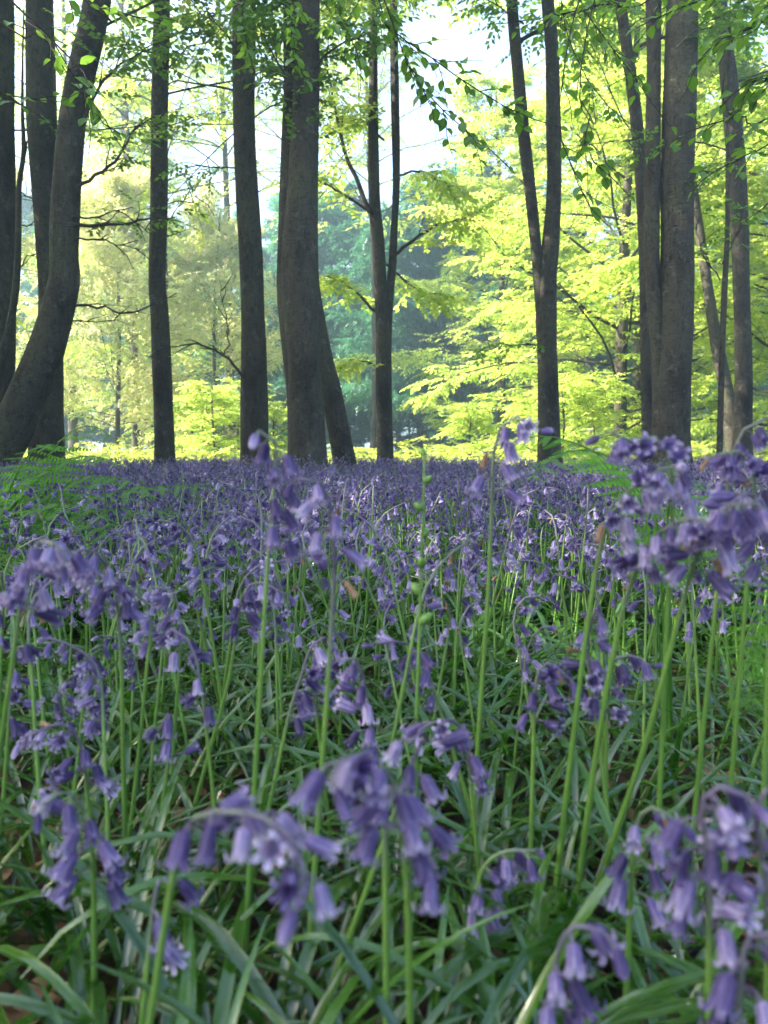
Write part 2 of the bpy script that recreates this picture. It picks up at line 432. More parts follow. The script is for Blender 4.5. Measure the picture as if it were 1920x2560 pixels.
for k in range(15):
    x = -25 + k * 3.5 + rd.uniform(-1, 1); y = rd.uniform(39, 45)
    place_tree('evergreen_tree', PD, 'dark blue-green evergreen in the hazy wood behind the clearing', x, y, rd.uniform(0, 6.28), rd.uniform(.78, .96), 'dark evergreens behind the clearing')
for k in range(17):
    x = -32 + k * 4 + rd.uniform(-1.2, 1.2); y = rd.uniform(50, 60)
    place_tree('evergreen_tree', PD2, 'dark blue-green evergreen in the hazy wood behind the clearing', x, y, rd.uniform(0, 6.28), rd.uniform(1.0, 1.25), 'dark evergreens behind the clearing')
for k in range(16):
    x = -26 + k * 3.4 + rd.uniform(-1, 1); y = rd.uniform(44, 48)
    place_tree('evergreen_bush', PD2, 'low dark evergreen bush under the trees of the hazy wood', x, y, rd.uniform(0, 6.28), rd.uniform(.3, .42), 'bushes under the dark evergreens', scz=rd.uniform(.2, .3))
for (x, y, rz, s) in [(-6.8, 24.5, 2.6, .95), (-2.8, 29.5, 4, 1.0), (-.4, 31, 1, 1.0), (-8.5, 27, 0, 1.0), (-5.6, 28.5, 2, 1.05), (-11.5, 29, 3, 1.1)]:
    place_tree('tall_beech_tree', PE, 'tall thin-crowned beech with airy foliage against the sky', x, y, rz, s, 'airy crowned beeches against the sky')
for (x, y, s) in [(-1.9, 42.5, .92), (1.9, 41.5, .93), (4.8, 43, 1.05), (-4.6, 43, .9)]:
    place_tree('evergreen_tree', PD, 'dark blue-green evergreen in the hazy wood behind the clearing', x, y, x, s, 'dark evergreens behind the clearing')
G4 = 'leafy saplings at the edge of the clearing'
for (u, Y, s, rz) in [(540, 17, .95, 0), (600, 18.5, 1.0, 2), (480, 19, .9, 3), (690, 19, .8, 1), (1400, 15, .9, 4), (1480, 16, 1.0, 5), (1330, 17, .8, 2.2), (1180, 18, .75, .6)]:
    place_tree('beech_sapling', PS, 'small leafy beech sapling in the sunny clearing', (u - 960) / F * Y, Y, rz, s, G4)
# beeches beside the frame: their crowns give the shade that the flowers stand in
G5 = 'beeches shading the flowers'
for k, (x, y, rz, s, p) in enumerate([(-9.5, 6.0, 0, 1.0, PB), (-8.8, 9.8, 1, .85, PA), (-13.5, 7.5, 3, 1.1, PB), (-7.5, 1.5, 5, .9, PA), (-15, 11, .5, .95, PB), (-10, -2.5, 4, 1.0, PB)]):
    place_tree('beech_tree', p, 'leafy beech on the sunny side of the bluebells', x, y, rz, s, G5)

# ------------------------------------------------------------------ the trunks in the flowers
def px_trunk(spec, Y, top, extend=True, s=VS):
    """spec: (left, right, y) rows in view pixels, top to bottom -> points base to top with radii"""
    pts = []
    for (a, b, y) in spec[::-1]:
        c = Pv((a + b) / 2, y, Y); pts.append([*c, (b - a) * VS / 2 * Y / F])
    pts = np.array(pts)
    base = pts[0].copy(); d = pts[0] - pts[1] if len(pts) > 1 else np.array([0, 0, -1, 0.])
    k = (base[2] + .12) / max(-d[2], .05) if d[2] < 0 else 0
    b0 = base + d * min(k, 2.0) * np.array([.6, 1, 1, 0]); b0[2] = -.12; b0[3] = base[3] * 1.32
    mid = (base + b0) / 2; mid[3] = base[3] * 1.1
    pts = np.vstack([b0, mid, pts])
    if extend:
        tp = pts[-1]; d = pts[-1] - pts[-2]; d = d / np.linalg.norm(d[:3])
        for h in (.33, .66, 1.0):
            z = tp[2] + (top - tp[2]) * h
            q = tp.copy(); q[0] += d[0] * (z - tp[2]) * .7; q[2] = z; q[3] = tp[3] * (1 - .72 * h)
            pts = np.vstack([pts, q])
    return pts

def near_tree(name, label, stems, group=None, branches=(), canopy=0, tops=11.0, clen=2.6, crown_mat='beech_near', seed=0, cs0=None, ssz=.42, subs=8, per=5, ns=20, lump=.035, low=0):
    """stems: list of (spec rows, depth, extend); the thing's root stands at the foot of the first stem"""
    rng = np.random.default_rng(900 + seed)
    w = MB(); polys = []
    for (spec, Y, ext) in stems:
        p = px_trunk(spec, Y, tops, ext); sm = smooth_poly(p, max(34, len(p) * 5)); polys.append(sm)
    base = polys[0][0].copy(); base[2] = float(gz(base[0], base[1]))
    t = thing(name, label, 'tree', tuple(base[:3]), 0, group)
    for i, sm in enumerate(polys):
        tube(w, sm[:, :3] - base[:3], np.maximum(sm[:, 3], .006), ns, lump=lump, ph=seed * 1.7 + i)
    new_obj('trunk', w.mesh('trunk', M['bark']), t)
    pl = []; pl2 = []; bw = MB()
    if canopy:
        for sm in polys:
            q = sm[:, :3] - base[:3]
            if q[-1, 2] < tops - 1: continue
            z = q[:, 2]; z0 = cs0 if cs0 is not None else 5.9
            s0 = float(np.interp(z0, z, np.linspace(0, 1, len(z))))
            grow(bw, pl, rng, q, sm[:, 3], s0, .99, canopy, lambda s: clen * (1 - .45 * s), subs, per, ssz)
            if low:
                s1 = float(np.interp(7.2, z, np.linspace(0, 1, len(z)))); s2 = float(np.interp(4.3, z, np.linspace(0, 1, len(z))))
                grow(bw, pl2, rng, q, sm[:, 3], s2, s1, low, lambda s: 4.0 * (1 - .2 * s), 8, 5, .28, az=(.2, 2.95), elev=(.1, .65), thin=.33)
    for b in branches:                       # (px polyline, depth or list, radius, subs, per, ssz)
        pts = b[0]; Ys = b[1] if isinstance(b[1], (list, tuple)) else [b[1]] * len(pts)
        pp = smooth_poly(np.array([P(u, v, y) for (u, v), y in zip(pts, Ys)]), max(8, len(pts) * 3)) - base[:3]
        pp[1:] += rng.normal(0, .008, pp[1:].shape)
        mbr = MB(); tube(mbr, pp, np.linspace(b[2], max(b[2] * .25, .003), len(pp)), 6)
        L = np.linalg.norm(np.diff(pp, axis=0), axis=1).sum()
        lp = []
        if b[3]:
            add_twigs(mbr, lp, rng, pp, L, b[3], b[4], b[5], .15)
        br = new_obj('branch', mbr.mesh('branch', M['twig']), t)
        if lp and b[4]:
            o = new_obj('foliage', leaves_mesh('foliage', lp, rng, M[b[6] if len(b) > 6 else crown_mat]), br); o['kind'] = 'stuff'
    if bw.n:
        o = new_obj('branchwork', bw.mesh('branchwork', M['twig']), t); o['kind'] = 'stuff'
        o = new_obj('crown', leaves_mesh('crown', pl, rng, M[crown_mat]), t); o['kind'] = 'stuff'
    if pl2:
        o = new_obj('low_foliage', leaves_mesh('low_foliage', pl2, rng, M['beech_far']), t); o['kind'] = 'stuff'
    return t

G3 = 'beech trunks standing in the bluebells'
near_tree('beech_tree', 'dark trunk standing directly behind the thin crooked shoot', [([(-18, 27, 0), (-16, 30, 300), (-12, 34, 520), (-10, 32, 700), (-12, 30, 870), (-14, 30, 1000)], 10.5, True)], G3, canopy=9, seed=1, low=3)
near_tree('beech_shoot', 'thin dark crooked shoot hugging a dark trunk near the curved leaning tree', [([(50, 53, 20), (47, 51, 130), (45, 52, 240), (46, 56, 330), (36, 47, 400), (33, 46, 520), (27, 42, 620), (10, 26, 720), (-10, 10, 790), (-20, 4, 950)], 10.0, False)], None, seed=2, ns=10,
          branches=[([(50, 420), (85, 330), (150, 290)], 10.0, .012, 3, 3, .3), ([(40, 690), (70, 640), (125, 650)], 10.0, .01, 3, 0, .3), ([(42, 560), (80, 560), (120, 500)], 10.0, .01, 3, 0, .3)])
near_tree('beech_tree', 'straight dark trunk standing just behind the curved leaning one', [([(58, 112, 0), (61, 119, 250), (74, 124, 460), (84, 130, 620), (80, 136, 770), (68, 135, 900), (64, 137, 985)], 10.0, True)], G3, canopy=9, seed=3, low=3,
          branches=[([(150, 760), (255, 768), (312, 785), (376, 765), (440, 735)], 9.9, .02, 6, 0, .3), ([(140, 530), (90, 500), (50, 490)], 9.9, .02, 3, 0, .3), ([(150, 800), (230, 803), (300, 800)], 9.9, .012, 4, 0, .3)])
near_tree('beech_tree', 'thick dark trunk that curves sharply and leans over from its foot', [([(183, 238, 0), (152, 207, 140), (131, 183, 250), (112, 171, 450), (110, 168, 560), (110, 171, 600), (92, 158, 670), (55, 132, 770), (10, 94, 870), (-25, 62, 945), (-50, 26, 1010)], 8.6, True)], G3, canopy=12, seed=4, low=2,
          branches=[([(170, 562), (278, 564), (370, 547), (445, 544)], 8.5, .022, 6, 2, .3), ([(190, 470), (240, 440), (290, 400), (330, 330), (390, 290)], 8.5, .022, 7, 3, .32),
                    ([(200, 330), (260, 200), (330, 140), (400, 110)], 8.5, .02, 7, 4, .34), ([(185, 600), (250, 600), (310, 615), (350, 625)], 8.5, .012, 5, 0, .3), ([(180, 540), (230, 545), (300, 530), (370, 580), (420, 590)], 8.5, .012, 5, 0, .3)])
near_tree('beech_tree', 'slim straight dark trunk with a torn strip of bark at its foot', [([(334, 366, 0), (327, 363, 230), (325, 361, 460), (321, 357, 600), (326, 364, 680), (330, 370, 800), (333, 376, 940), (331, 381, 1005)], 10.3, True)], G3, canopy=9, seed=5, low=3,
          branches=[([(420, 170), (470, 120), (540, 100)], 10.2, .012, 5, 4, .34), ([(390, 140), (330, 110), (280, 120)], 10.2, .012, 5, 4, .34), ([(415, 510), (455, 500), (500, 485)], 10.2, .008, 3, 0, .3)])
near_tree('beech_tree', 'upright dark trunk with a crooked bare side branch low down', [([(504, 551, 0), (504, 549, 230), (509, 557, 400), (517, 567, 550), (520, 571, 670), (521, 577, 820), (520, 580, 970), (517, 583, 1010)], 9.6, True)], G3, canopy=10, seed=6, low=3,
          branches=[([(604, 938), (560, 890), (500, 860), (440, 864), (390, 870)], 9.5, .02, 6, 0, .3), ([(560, 890), (574, 850), (560, 770), (548, 700)], 9.5, .01, 4, 0, .3),
                    ([(590, 420), (540, 418), (490, 415)], 9.5, .01, 4, 2, .3), ([(590, 120), (540, 60), (470, 20)], 9.4, .014, 6, 5, .34), ([(620, 240), (660, 190), (700, 200), (730, 210)], 9.3, .012, 6, 6, .3)])
near_tree('beech_tree', 'thickest trunk in the middle, two stems grown together with a seam', [([(640, 690, -40), (639, 689, 120), (632, 688, 240), (622, 686, 400), (610, 685, 560), (612, 688, 670), (622, 696, 800), (622, 704, 960), (618, 708, 1010)], 8.6, True),
          ([(612, 640, 60), (613, 645, 200), (608, 646, 320), (602, 650, 500), (600, 660, 650), (618, 670, 850), (622, 680, 960)], 8.75, True)], G3, canopy=7, seed=7,
          branches=[([(790, 480), (745, 400), (760, 250), (800, 160)], 8.8, .018, 7, 5, .32), ([(775, 180), (850, 110), (930, 80)], 8.5, .014, 7, 6, .32), ([(745, 230), (690, 150), (650, 60)], 8.4, .014, 7, 6, .32), ([(790, 80), (700, 20), (600, 10)], 8.3, .014, 7, 6, .3)])
near_tree('beech_tree', 'paler slanting stem leaning out behind the thickest trunk', [([(625, 655, 100), (640, 668, 300), (650, 685, 500), (655, 690, 620), (674, 716, 760), (694, 742, 860), (712, 760, 950), (720, 772, 1005)], 9.4, True)], G3, canopy=6, seed=8, low=3)
near_tree('beech_tree', 'slender tree forking into two thin stems, with sunlit sprays around it', [([(797, 815, 0), (797, 816, 200), (795, 821, 420), (804, 830, 520), (808, 836, 620), (812, 845, 720), (812, 846, 850), (814, 850, 970), (812, 853, 1000)], 12.2, True),
          ([(842, 858, 0), (844, 862, 200), (848, 864, 380), (845, 860, 480), (838, 856, 580), (830, 848, 680)], 12.2, True)], G3, canopy=6, seed=9, crown_mat='beech_far', tops=10.5, cs0=6.2,
          branches=[([(935, 535), (868, 492), (799, 454), (720, 440)], 12.1, .025, 8, 4, .42), ([(925, 530), (880, 420), (855, 360), (830, 230), (815, 120)], 12.1, .04, 8, 5, .42),
                    ([(980, 640), (1029, 602), (1081, 567), (1151, 550), (1191, 527)], 12.1, .03, 8, 6, .42), ([(940, 780), (900, 740), (850, 700), (800, 690)], 12.3, .025, 8, 6, .42),
                    ([(955, 920), (900, 900), (860, 905)], 12.4, .02, 6, 6, .4), ([(965, 660), (1040, 720), (1110, 740)], 12.4, .02, 7, 6, .42), ([(990, 440), (1060, 430), (1130, 470)], 12.4, .02, 8, 6, .42), ([(960, 350), (900, 300), (860, 310)], 12.4, .02, 8, 6, .42)])
near_tree('beech_tree', 'trunk that parts into a tall V halfway up, swollen at the fork', [([(1170, 1196, 0), (1178, 1206, 110), (1181, 1211, 300), (1182, 1212, 400), (1174, 1209, 500), (1163, 1202, 600), (1157, 1203, 700), (1163, 1204, 770), (1165, 1207, 850), (1168, 1210, 945), (1165, 1214, 990)], 11.0, True),
          ([(1094, 1117, 0), (1106, 1131, 150), (1120, 1145, 300), (1134, 1158, 420), (1147, 1170, 540), (1155, 1180, 640), (1160, 1192, 720)], 11.0, True)], G3, canopy=7, seed=10,
          branches=[([(1388, 866), (1330, 862), (1260, 866), (1192, 872)], 11.2, .015, 5, 2, .34), ([(1310, 60), (1250, 20), (1190, -20)], 11, .014, 6, 5, .34)])
near_tree('beech_tree', 'stout trunk with a second thinner stem fused to it low down', [([(1442, 1506, -20), (1437, 1503, 150), (1430, 1498, 350), (1430, 1496, 550), (1424, 1495, 700), (1414, 1492, 820), (1410, 1490, 950), (1404, 1496, 1005)], 9.0, True),
          ([(1395, 1428, -20), (1398, 1427, 150), (1393, 1426, 350), (1391, 1424, 550), (1399, 1428, 660), (1408, 1436, 780), (1409, 1450, 950)], 9.0, True)], G3, canopy=6, seed=11,
          branches=[([(1640, 460), (1600, 390), (1570, 360)], 8.8, .006, 3, 3, .26), ([(1700, 480), (1730, 440), (1760, 420)], 8.7, .006, 3, 3, .26), ([(1690, 120), (1760, 60), (1840, 30)], 8.7, .012, 6, 6, .3)])
near_tree('beech_tree', 'thin paler trunk half hidden behind the fused stem of the stout trunk', [([(1326, 1348, -20), (1345, 1368, 120), (1362, 1388, 260), (1373, 1398, 400), (1380, 1406, 560), (1384, 1410, 760), (1386, 1412, 930), (1384, 1414, 1000)], 11.4, True)], G3, canopy=6, seed=12, low=2)
near_tree('beech_tree', 'mid sized trunk standing behind the thin dark sapling stem', [([(1540, 1566, -20), (1556, 1590, 160), (1570, 1606, 320), (1580, 1616, 480), (1584, 1618, 620), (1588, 1624, 780), (1586, 1624, 900), (1582, 1626, 1000)], 12.0, True)], G3, canopy=6, seed=13, low=3)
near_tree('beech_shoot', 'thin dark sapling stem between the stout trunk and a mid sized trunk', [([(1572, 1579, 100), (1568, 1576, 300), (1566, 1576, 500), (1558, 1571, 640), (1553, 1566, 780), (1548, 1561, 960), (1546, 1562, 1010)], 9.0, True)], None, tops=5.5, seed=14, ns=10,
          branches=[([(1800, 700), (1760, 640), (1740, 560)], 9, .008, 4, 2, .3), ([(1805, 660), (1860, 560), (1930, 500)], 9, .008, 5, 2, .3)])
near_tree('beech_tree', 'slanting thin trunk far behind the thin dark sapling stem', [([(1480, 1496, 330), (1510, 1530, 560), (1535, 1560, 740), (1560, 1590, 880), (1570, 1600, 1000)], 15.0, True)], None, tops=10, seed=15, canopy=4, crown_mat='beech_far', ns=12)

# ------------------------------------------------------------------ clearing undergrowth
rng = np.random.default_rng(21)
N = 6500
X = rng.uniform(-16, 18, N); Y = 14.2 + 16 * rng.uniform(0, 1, N) ** 1.4
hh = rng.uniform(.05, .75, N) * (.65 + .35 * np.sin(X * 1.3 + 1) * np.cos(Y * .9))
O = np.stack([X, Y, gz(X, Y) + np.abs(hh)], 1); a = rng.uniform(0, 6.28, N)
D = np.stack([np.cos(a), np.sin(a), rng.uniform(-.1, .7, N)], 1)
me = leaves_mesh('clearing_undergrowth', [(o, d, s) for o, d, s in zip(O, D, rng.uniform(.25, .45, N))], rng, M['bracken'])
new_obj('clearing_undergrowth', me, label='sunlit yellow-green undergrowth covering the clearing behind the bluebells', category='undergrowth', kind='stuff')
# ------------------------------------------------------------------ bluebell pieces
def bell_mb(curl=1.0, L=.018, wid=1.0, bud=False, seed=0):
    mb = MB(); rg = np.random.default_rng(seed)
    if bud:
        prof = [(.0010, 0), (.0026, .002), (.0034, .006), (.0033, .010), (.0024, .0135), (.0008, .0155)]; ha = [30] * 6
    else:
        prof = [(.0012, 0), (.0032, .0015), (.0040, .005), (.0042, .010), (.0045, .0138), (.0058, .0170), (.0058 + .0022 * curl, .0181 - .0008 * curl), (.0058 + .0032 * curl, .0178 - .0044 * curl)]
        ha = [30, 30, 31, 30, 24, 17, 11, 2]
    n = len(prof)
    for k in range(6):
        a0 = k * math.pi / 3; V = []; C = []
        j = rg.uniform(.85, 1.15) if not bud else 1
        for i, (r, y) in enumerate(prof):
            tip = i / (n - 1)
            if i > 3: r = prof[3][0] + (r - prof[3][0]) * j
            off = .0004 if k % 2 else 0
            for s, rr, cc in ((-1, 1.0, .5), (0, 1.06, .2), (1, 1.0, .5)):
                a = a0 + s * math.radians(ha[i])
                V.append(((r * rr + off) * wid * math.cos(a), y * L / .018, (r * rr + off) * wid * math.sin(a)))
                C.append(min(1, cc * .8 + 1.0 * max(0, tip - .4) + (.08 if s else 0)))
        q = [(i * 3 + s, i * 3 + s + 1, i * 3 + s + 4, i * 3 + s + 3) for i in range(n - 1) for s in (0, 1)]
        mb.add(V, q, None, np.array(C))
    return mb
def bell_lod(nsid, prof, cs, star=False):
    mb = MB(); V = []; C = []
    for i, (r, y) in enumerate(prof):
        for k in range(nsid):
            a = k * 2 * math.pi / nsid
            rr = r * (.55 if (star and i == len(prof) - 1 and k % 2) else 1)
            V.append((rr * math.cos(a), y, rr * math.sin(a))); C.append(cs[i])
    q = [(i * nsid + k, i * nsid + (k + 1) % nsid, (i + 1) * nsid + (k + 1) % nsid, (i + 1) * nsid + k) for i in range(len(prof) - 1) for k in range(nsid)]
    mb.add(V, q, None, np.array(C)); return mb
BELLS = [bell_mb(c, wid=w, seed=i).mesh('bell', M['petal']) for i, (c, w) in enumerate([(1.0, 1.0), (1.2, .95), (.75, 1.05), (1.1, 1.1), (.5, .9)])]
DEADB = bell_mb(.3, wid=.6, seed=9).mesh('withered_bell', M['dead'])
BUDS = [bell_mb(bud=True, wid=w).mesh('bud', M['petal']) for w in (1.0, .85)]
B_MID = bell_lod(6, [(.0015, 0), (.0045, .004), (.0048, .012), (.0100, .0170)], [.15, .2, .45, 1.0], True).arrays()
B_FAR = bell_lod(4, [(.0025, 0), (.0052, .006), (.0090, .0165)], [.3, .5, 1.1]).arrays()
B_TINY = bell_lod(3, [(.0048, 0), (.0095, .0175)], [.55, 1.1]).arrays()
BUD_L = bell_lod(4, [(.001, 0), (.0034, .006), (.001, .015)], [.2, .2, .3]).arrays()

def strap_mb(L, Wd, e0, bend, seed, n=11, kink=None, cross=3):
    """strap leaf growing from the origin out along +y, arching over"""
    rg = np.random.default_rng(seed); mb = MB(); e0 = e0 * .78; bend = bend * .8
    e = e0; p = np.array([0., .004, 0.]); V = []; C = []; side = rg.uniform(-.25, .25)
    yaw = 0
    for i in range(n):
        t = i / (n - 1)
        w = Wd / 2 * (.6 + .4 * min(1, t * 3)) * (1 - max(0, (t - .55) / .45) ** 2.2) + .0004
        d = np.array([math.sin(yaw) * math.cos(e), math.cos(yaw) * math.cos(e), math.sin(e)])
        x = np.array([math.cos(yaw), -math.sin(yaw), 0]); tw = .5 * math.sin(t * 2 + seed) * t
        nrm = np.cross(x, d); x2 = x * math.cos(tw) + nrm * math.sin(tw); nn = np.cross(x2, d)
        keel = w * .35 * (1 - .5 * t)
        if cross == 3:
            V += [p - x2 * w + nn * keel, p, p + x2 * w + nn * keel]; C += [.55 + .3 * t, .35 + .2 * t, .55 + .3 * t]
        else: V += [p - x2 * w, p + x2 * w]; C += [.5 + .3 * t] * 2
        p = p + d * L / (n - 1)
        e -= bend / (n - 1) * (1.6 if kink and abs(t - kink) < .12 else 1) * (.5 + t)
        yaw += side / (n - 1)
        if p[2] < .006: p[2] = .006; e = max(e, -.05)
    V = np.array(V)
    q = [(i * cross + s, i * cross + s + 1, (i + 1) * cross + s + 1, (i + 1) * cross + s) for i in range(n - 1) for s in range(cross - 1)]
    mb.add(V, q, None, np.array(C)); return mb
LEAFSPEC = [(.26, .013, 1.25, 1.9, .0), (.30, .015, 1.05, 1.7, .5), (.22, .011, 1.35, 1.5, 0), (.33, .014, .95, 1.6, .4), (.28, .016, 1.15, 2.4, .6), (.24, .012, .8, 1.1, 0), (.35, .013, 1.2, 2.0, .7), (.20, .014, .7, .9, 0), (.30, .012, 1.4, 1.3, 0)]
STRAPS = [strap_mb(a, b * .58, c, d, i, kink=k).mesh('leaf', M['strap']) for i, (a, b, c, d, k) in enumerate(LEAFSPEC)]
STRAP_L = [strap_mb(a, b * 1.1, c, d, i, n=6, kink=k, cross=2).arrays() for i, (a, b, c, d, k) in enumerate(LEAFSPEC)]

def bell_spots(rg, pts, nb, frac=.30, scale=1.0, nod=None):
    """positions of bells along the end of a stem curve: (attach, bell origin, direction, size, is_bud)"""
    n = len(pts); out = []
    for k in range(nb):
        s = 1 - frac + frac * (k + .3) / max(nb - .6, 1)
        f = min(s, .999) * (n - 1); i = int(f); p = pts[i] * (1 - (f - i)) + pts[i + 1] * (f - i)
        t = norm(pts[i + 1] - pts[i])
        side = norm(np.cross(t, [0, 0, 1.]) + 1e-6) * (1 if k % 2 else -1)
        out_d = nod if nod is not None else norm(np.array([t[0], t[1], 0]) + 1e-6)
        d = norm(side * rg.uniform(.2, .9) + out_d * rg.uniform(.1, .7) + np.array([0, 0, -1]) * rg.choice([rg.uniform(-.3, .5), rg.uniform(.4, 1.4), rg.uniform(.8, 2.0), rg.uniform(.8, 2.0)]))
        ped = norm(side * .6 + out_d * .5 + np.array([0, 0, .15 - .5 * k / nb]))
        L = .011 * scale * (1 - .45 * k / nb) * rg.uniform(.8, 1.3)
        bud = k >= nb - 1 and nb > 5
        out.append((p, p + ped * L, d, scale * rg.uniform(.78, 1.12) * (1.0 - .2 * k / nb), bud))
    return out
def stem_mb(pts, r0, r1, spots, ns=7, ped=True):
    mb = MB(); n = len(pts)
    cc = np.interp(np.linspace(0, 1, n), [0, .55, .75, 1], [.1, .35, .75, 1.0])
    tube(mb, pts, np.linspace(r0, r1, n), ns, c=cc)
    if ped:
        for (a, b, d, s, bud) in spots:
            m = a * .45 + b * .55 + np.array([0, 0, .002])
            tube(mb, smooth_poly([a, m, b + d * .0008], 5), np.array([.0009, .0008, .0008, .0009, .0013]) * s, 4, c=.95, cap=False)
            br = norm(b - a) ; tip = a + br * .011 * s + np.array([0, 0, -.004])
            x = norm(np.cross(br, [0, 0, 1.])) * .0011 * s
            mb.add([a - x, a + x, tip], None, [(0, 1, 2)], .95)
    return mb

def random_plant(rg, H):
    az = rg.uniform(0, 6.28); nod = np.array([math.cos(az), math.sin(az), 0])
    ln = rg.normal(0, .07, 2)
    k = [np.zeros(3)]
    for f in (.35, .7, .9): k.append(np.array([ln[0] * f * H * 2, ln[1] * f * H * 2, f * H]) + nod * .02 * f * f)
    a = rg.uniform(.02, .05)
    k.append(k[-1] + nod * a * .6 + np.array([0, 0, .09 * H])); k.append(k[-1] + nod * a * .9 + np.array([0, 0, rg.uniform(0, .06) * H]))
    pts = smooth_poly(np.array(k), 18)
    nb = int(rg.integers(6, 13))
    return pts, bell_spots(rg, pts, nb, rg.uniform(.3, .42), rg.uniform(.88, 1.08), nod)
def leaf_set(rg, n):
    return [(int(rg.integers(0, len(STRAPS))), rg.uniform(0, 6.28), rg.uniform(.75, 1.15), rg.uniform(0, .02)) for _ in range(n)]
def rotz(a, s=1.0):
    c, d = math.cos(a) * s, math.sin(a) * s
    return np.array([[c, -d, 0], [d, c, 0], [0, 0, s]])

def build_plant(label, loc, stem_me, spots, leaves, rz=0, sc=1.0, group=None, rg=None, name='bluebell'):
    t = thing(name, label, 'flower', tuple(map(float, loc)), rz, group); t.scale = (sc,) * 3
    if stem_me is not None: new_obj('stem', stem_me, t)
    for (a, b, d, s, bud) in spots:
        me = BUDS[int(rg.integers(0, 2))] if bud else BELLS[int(rg.integers(0, len(BELLS)))]
        wi = rg.uniform() < .05
        if wi: me = DEADB; s = s * .8
        new_obj('withered_bell' if wi else 'bud' if bud else 'bell', me, t, mat4(b, basis(np.array([d]), scale=np.array([s]), roll=rg.uniform(0, 6, 1))[0]))
    for (i, a, s, r) in leaves:
        o = np.array([-math.sin(a) * r, math.cos(a) * r, -.004])
        new_obj('leaf', STRAPS[i], t, mat4(o, rotz(a, s)))
    return t

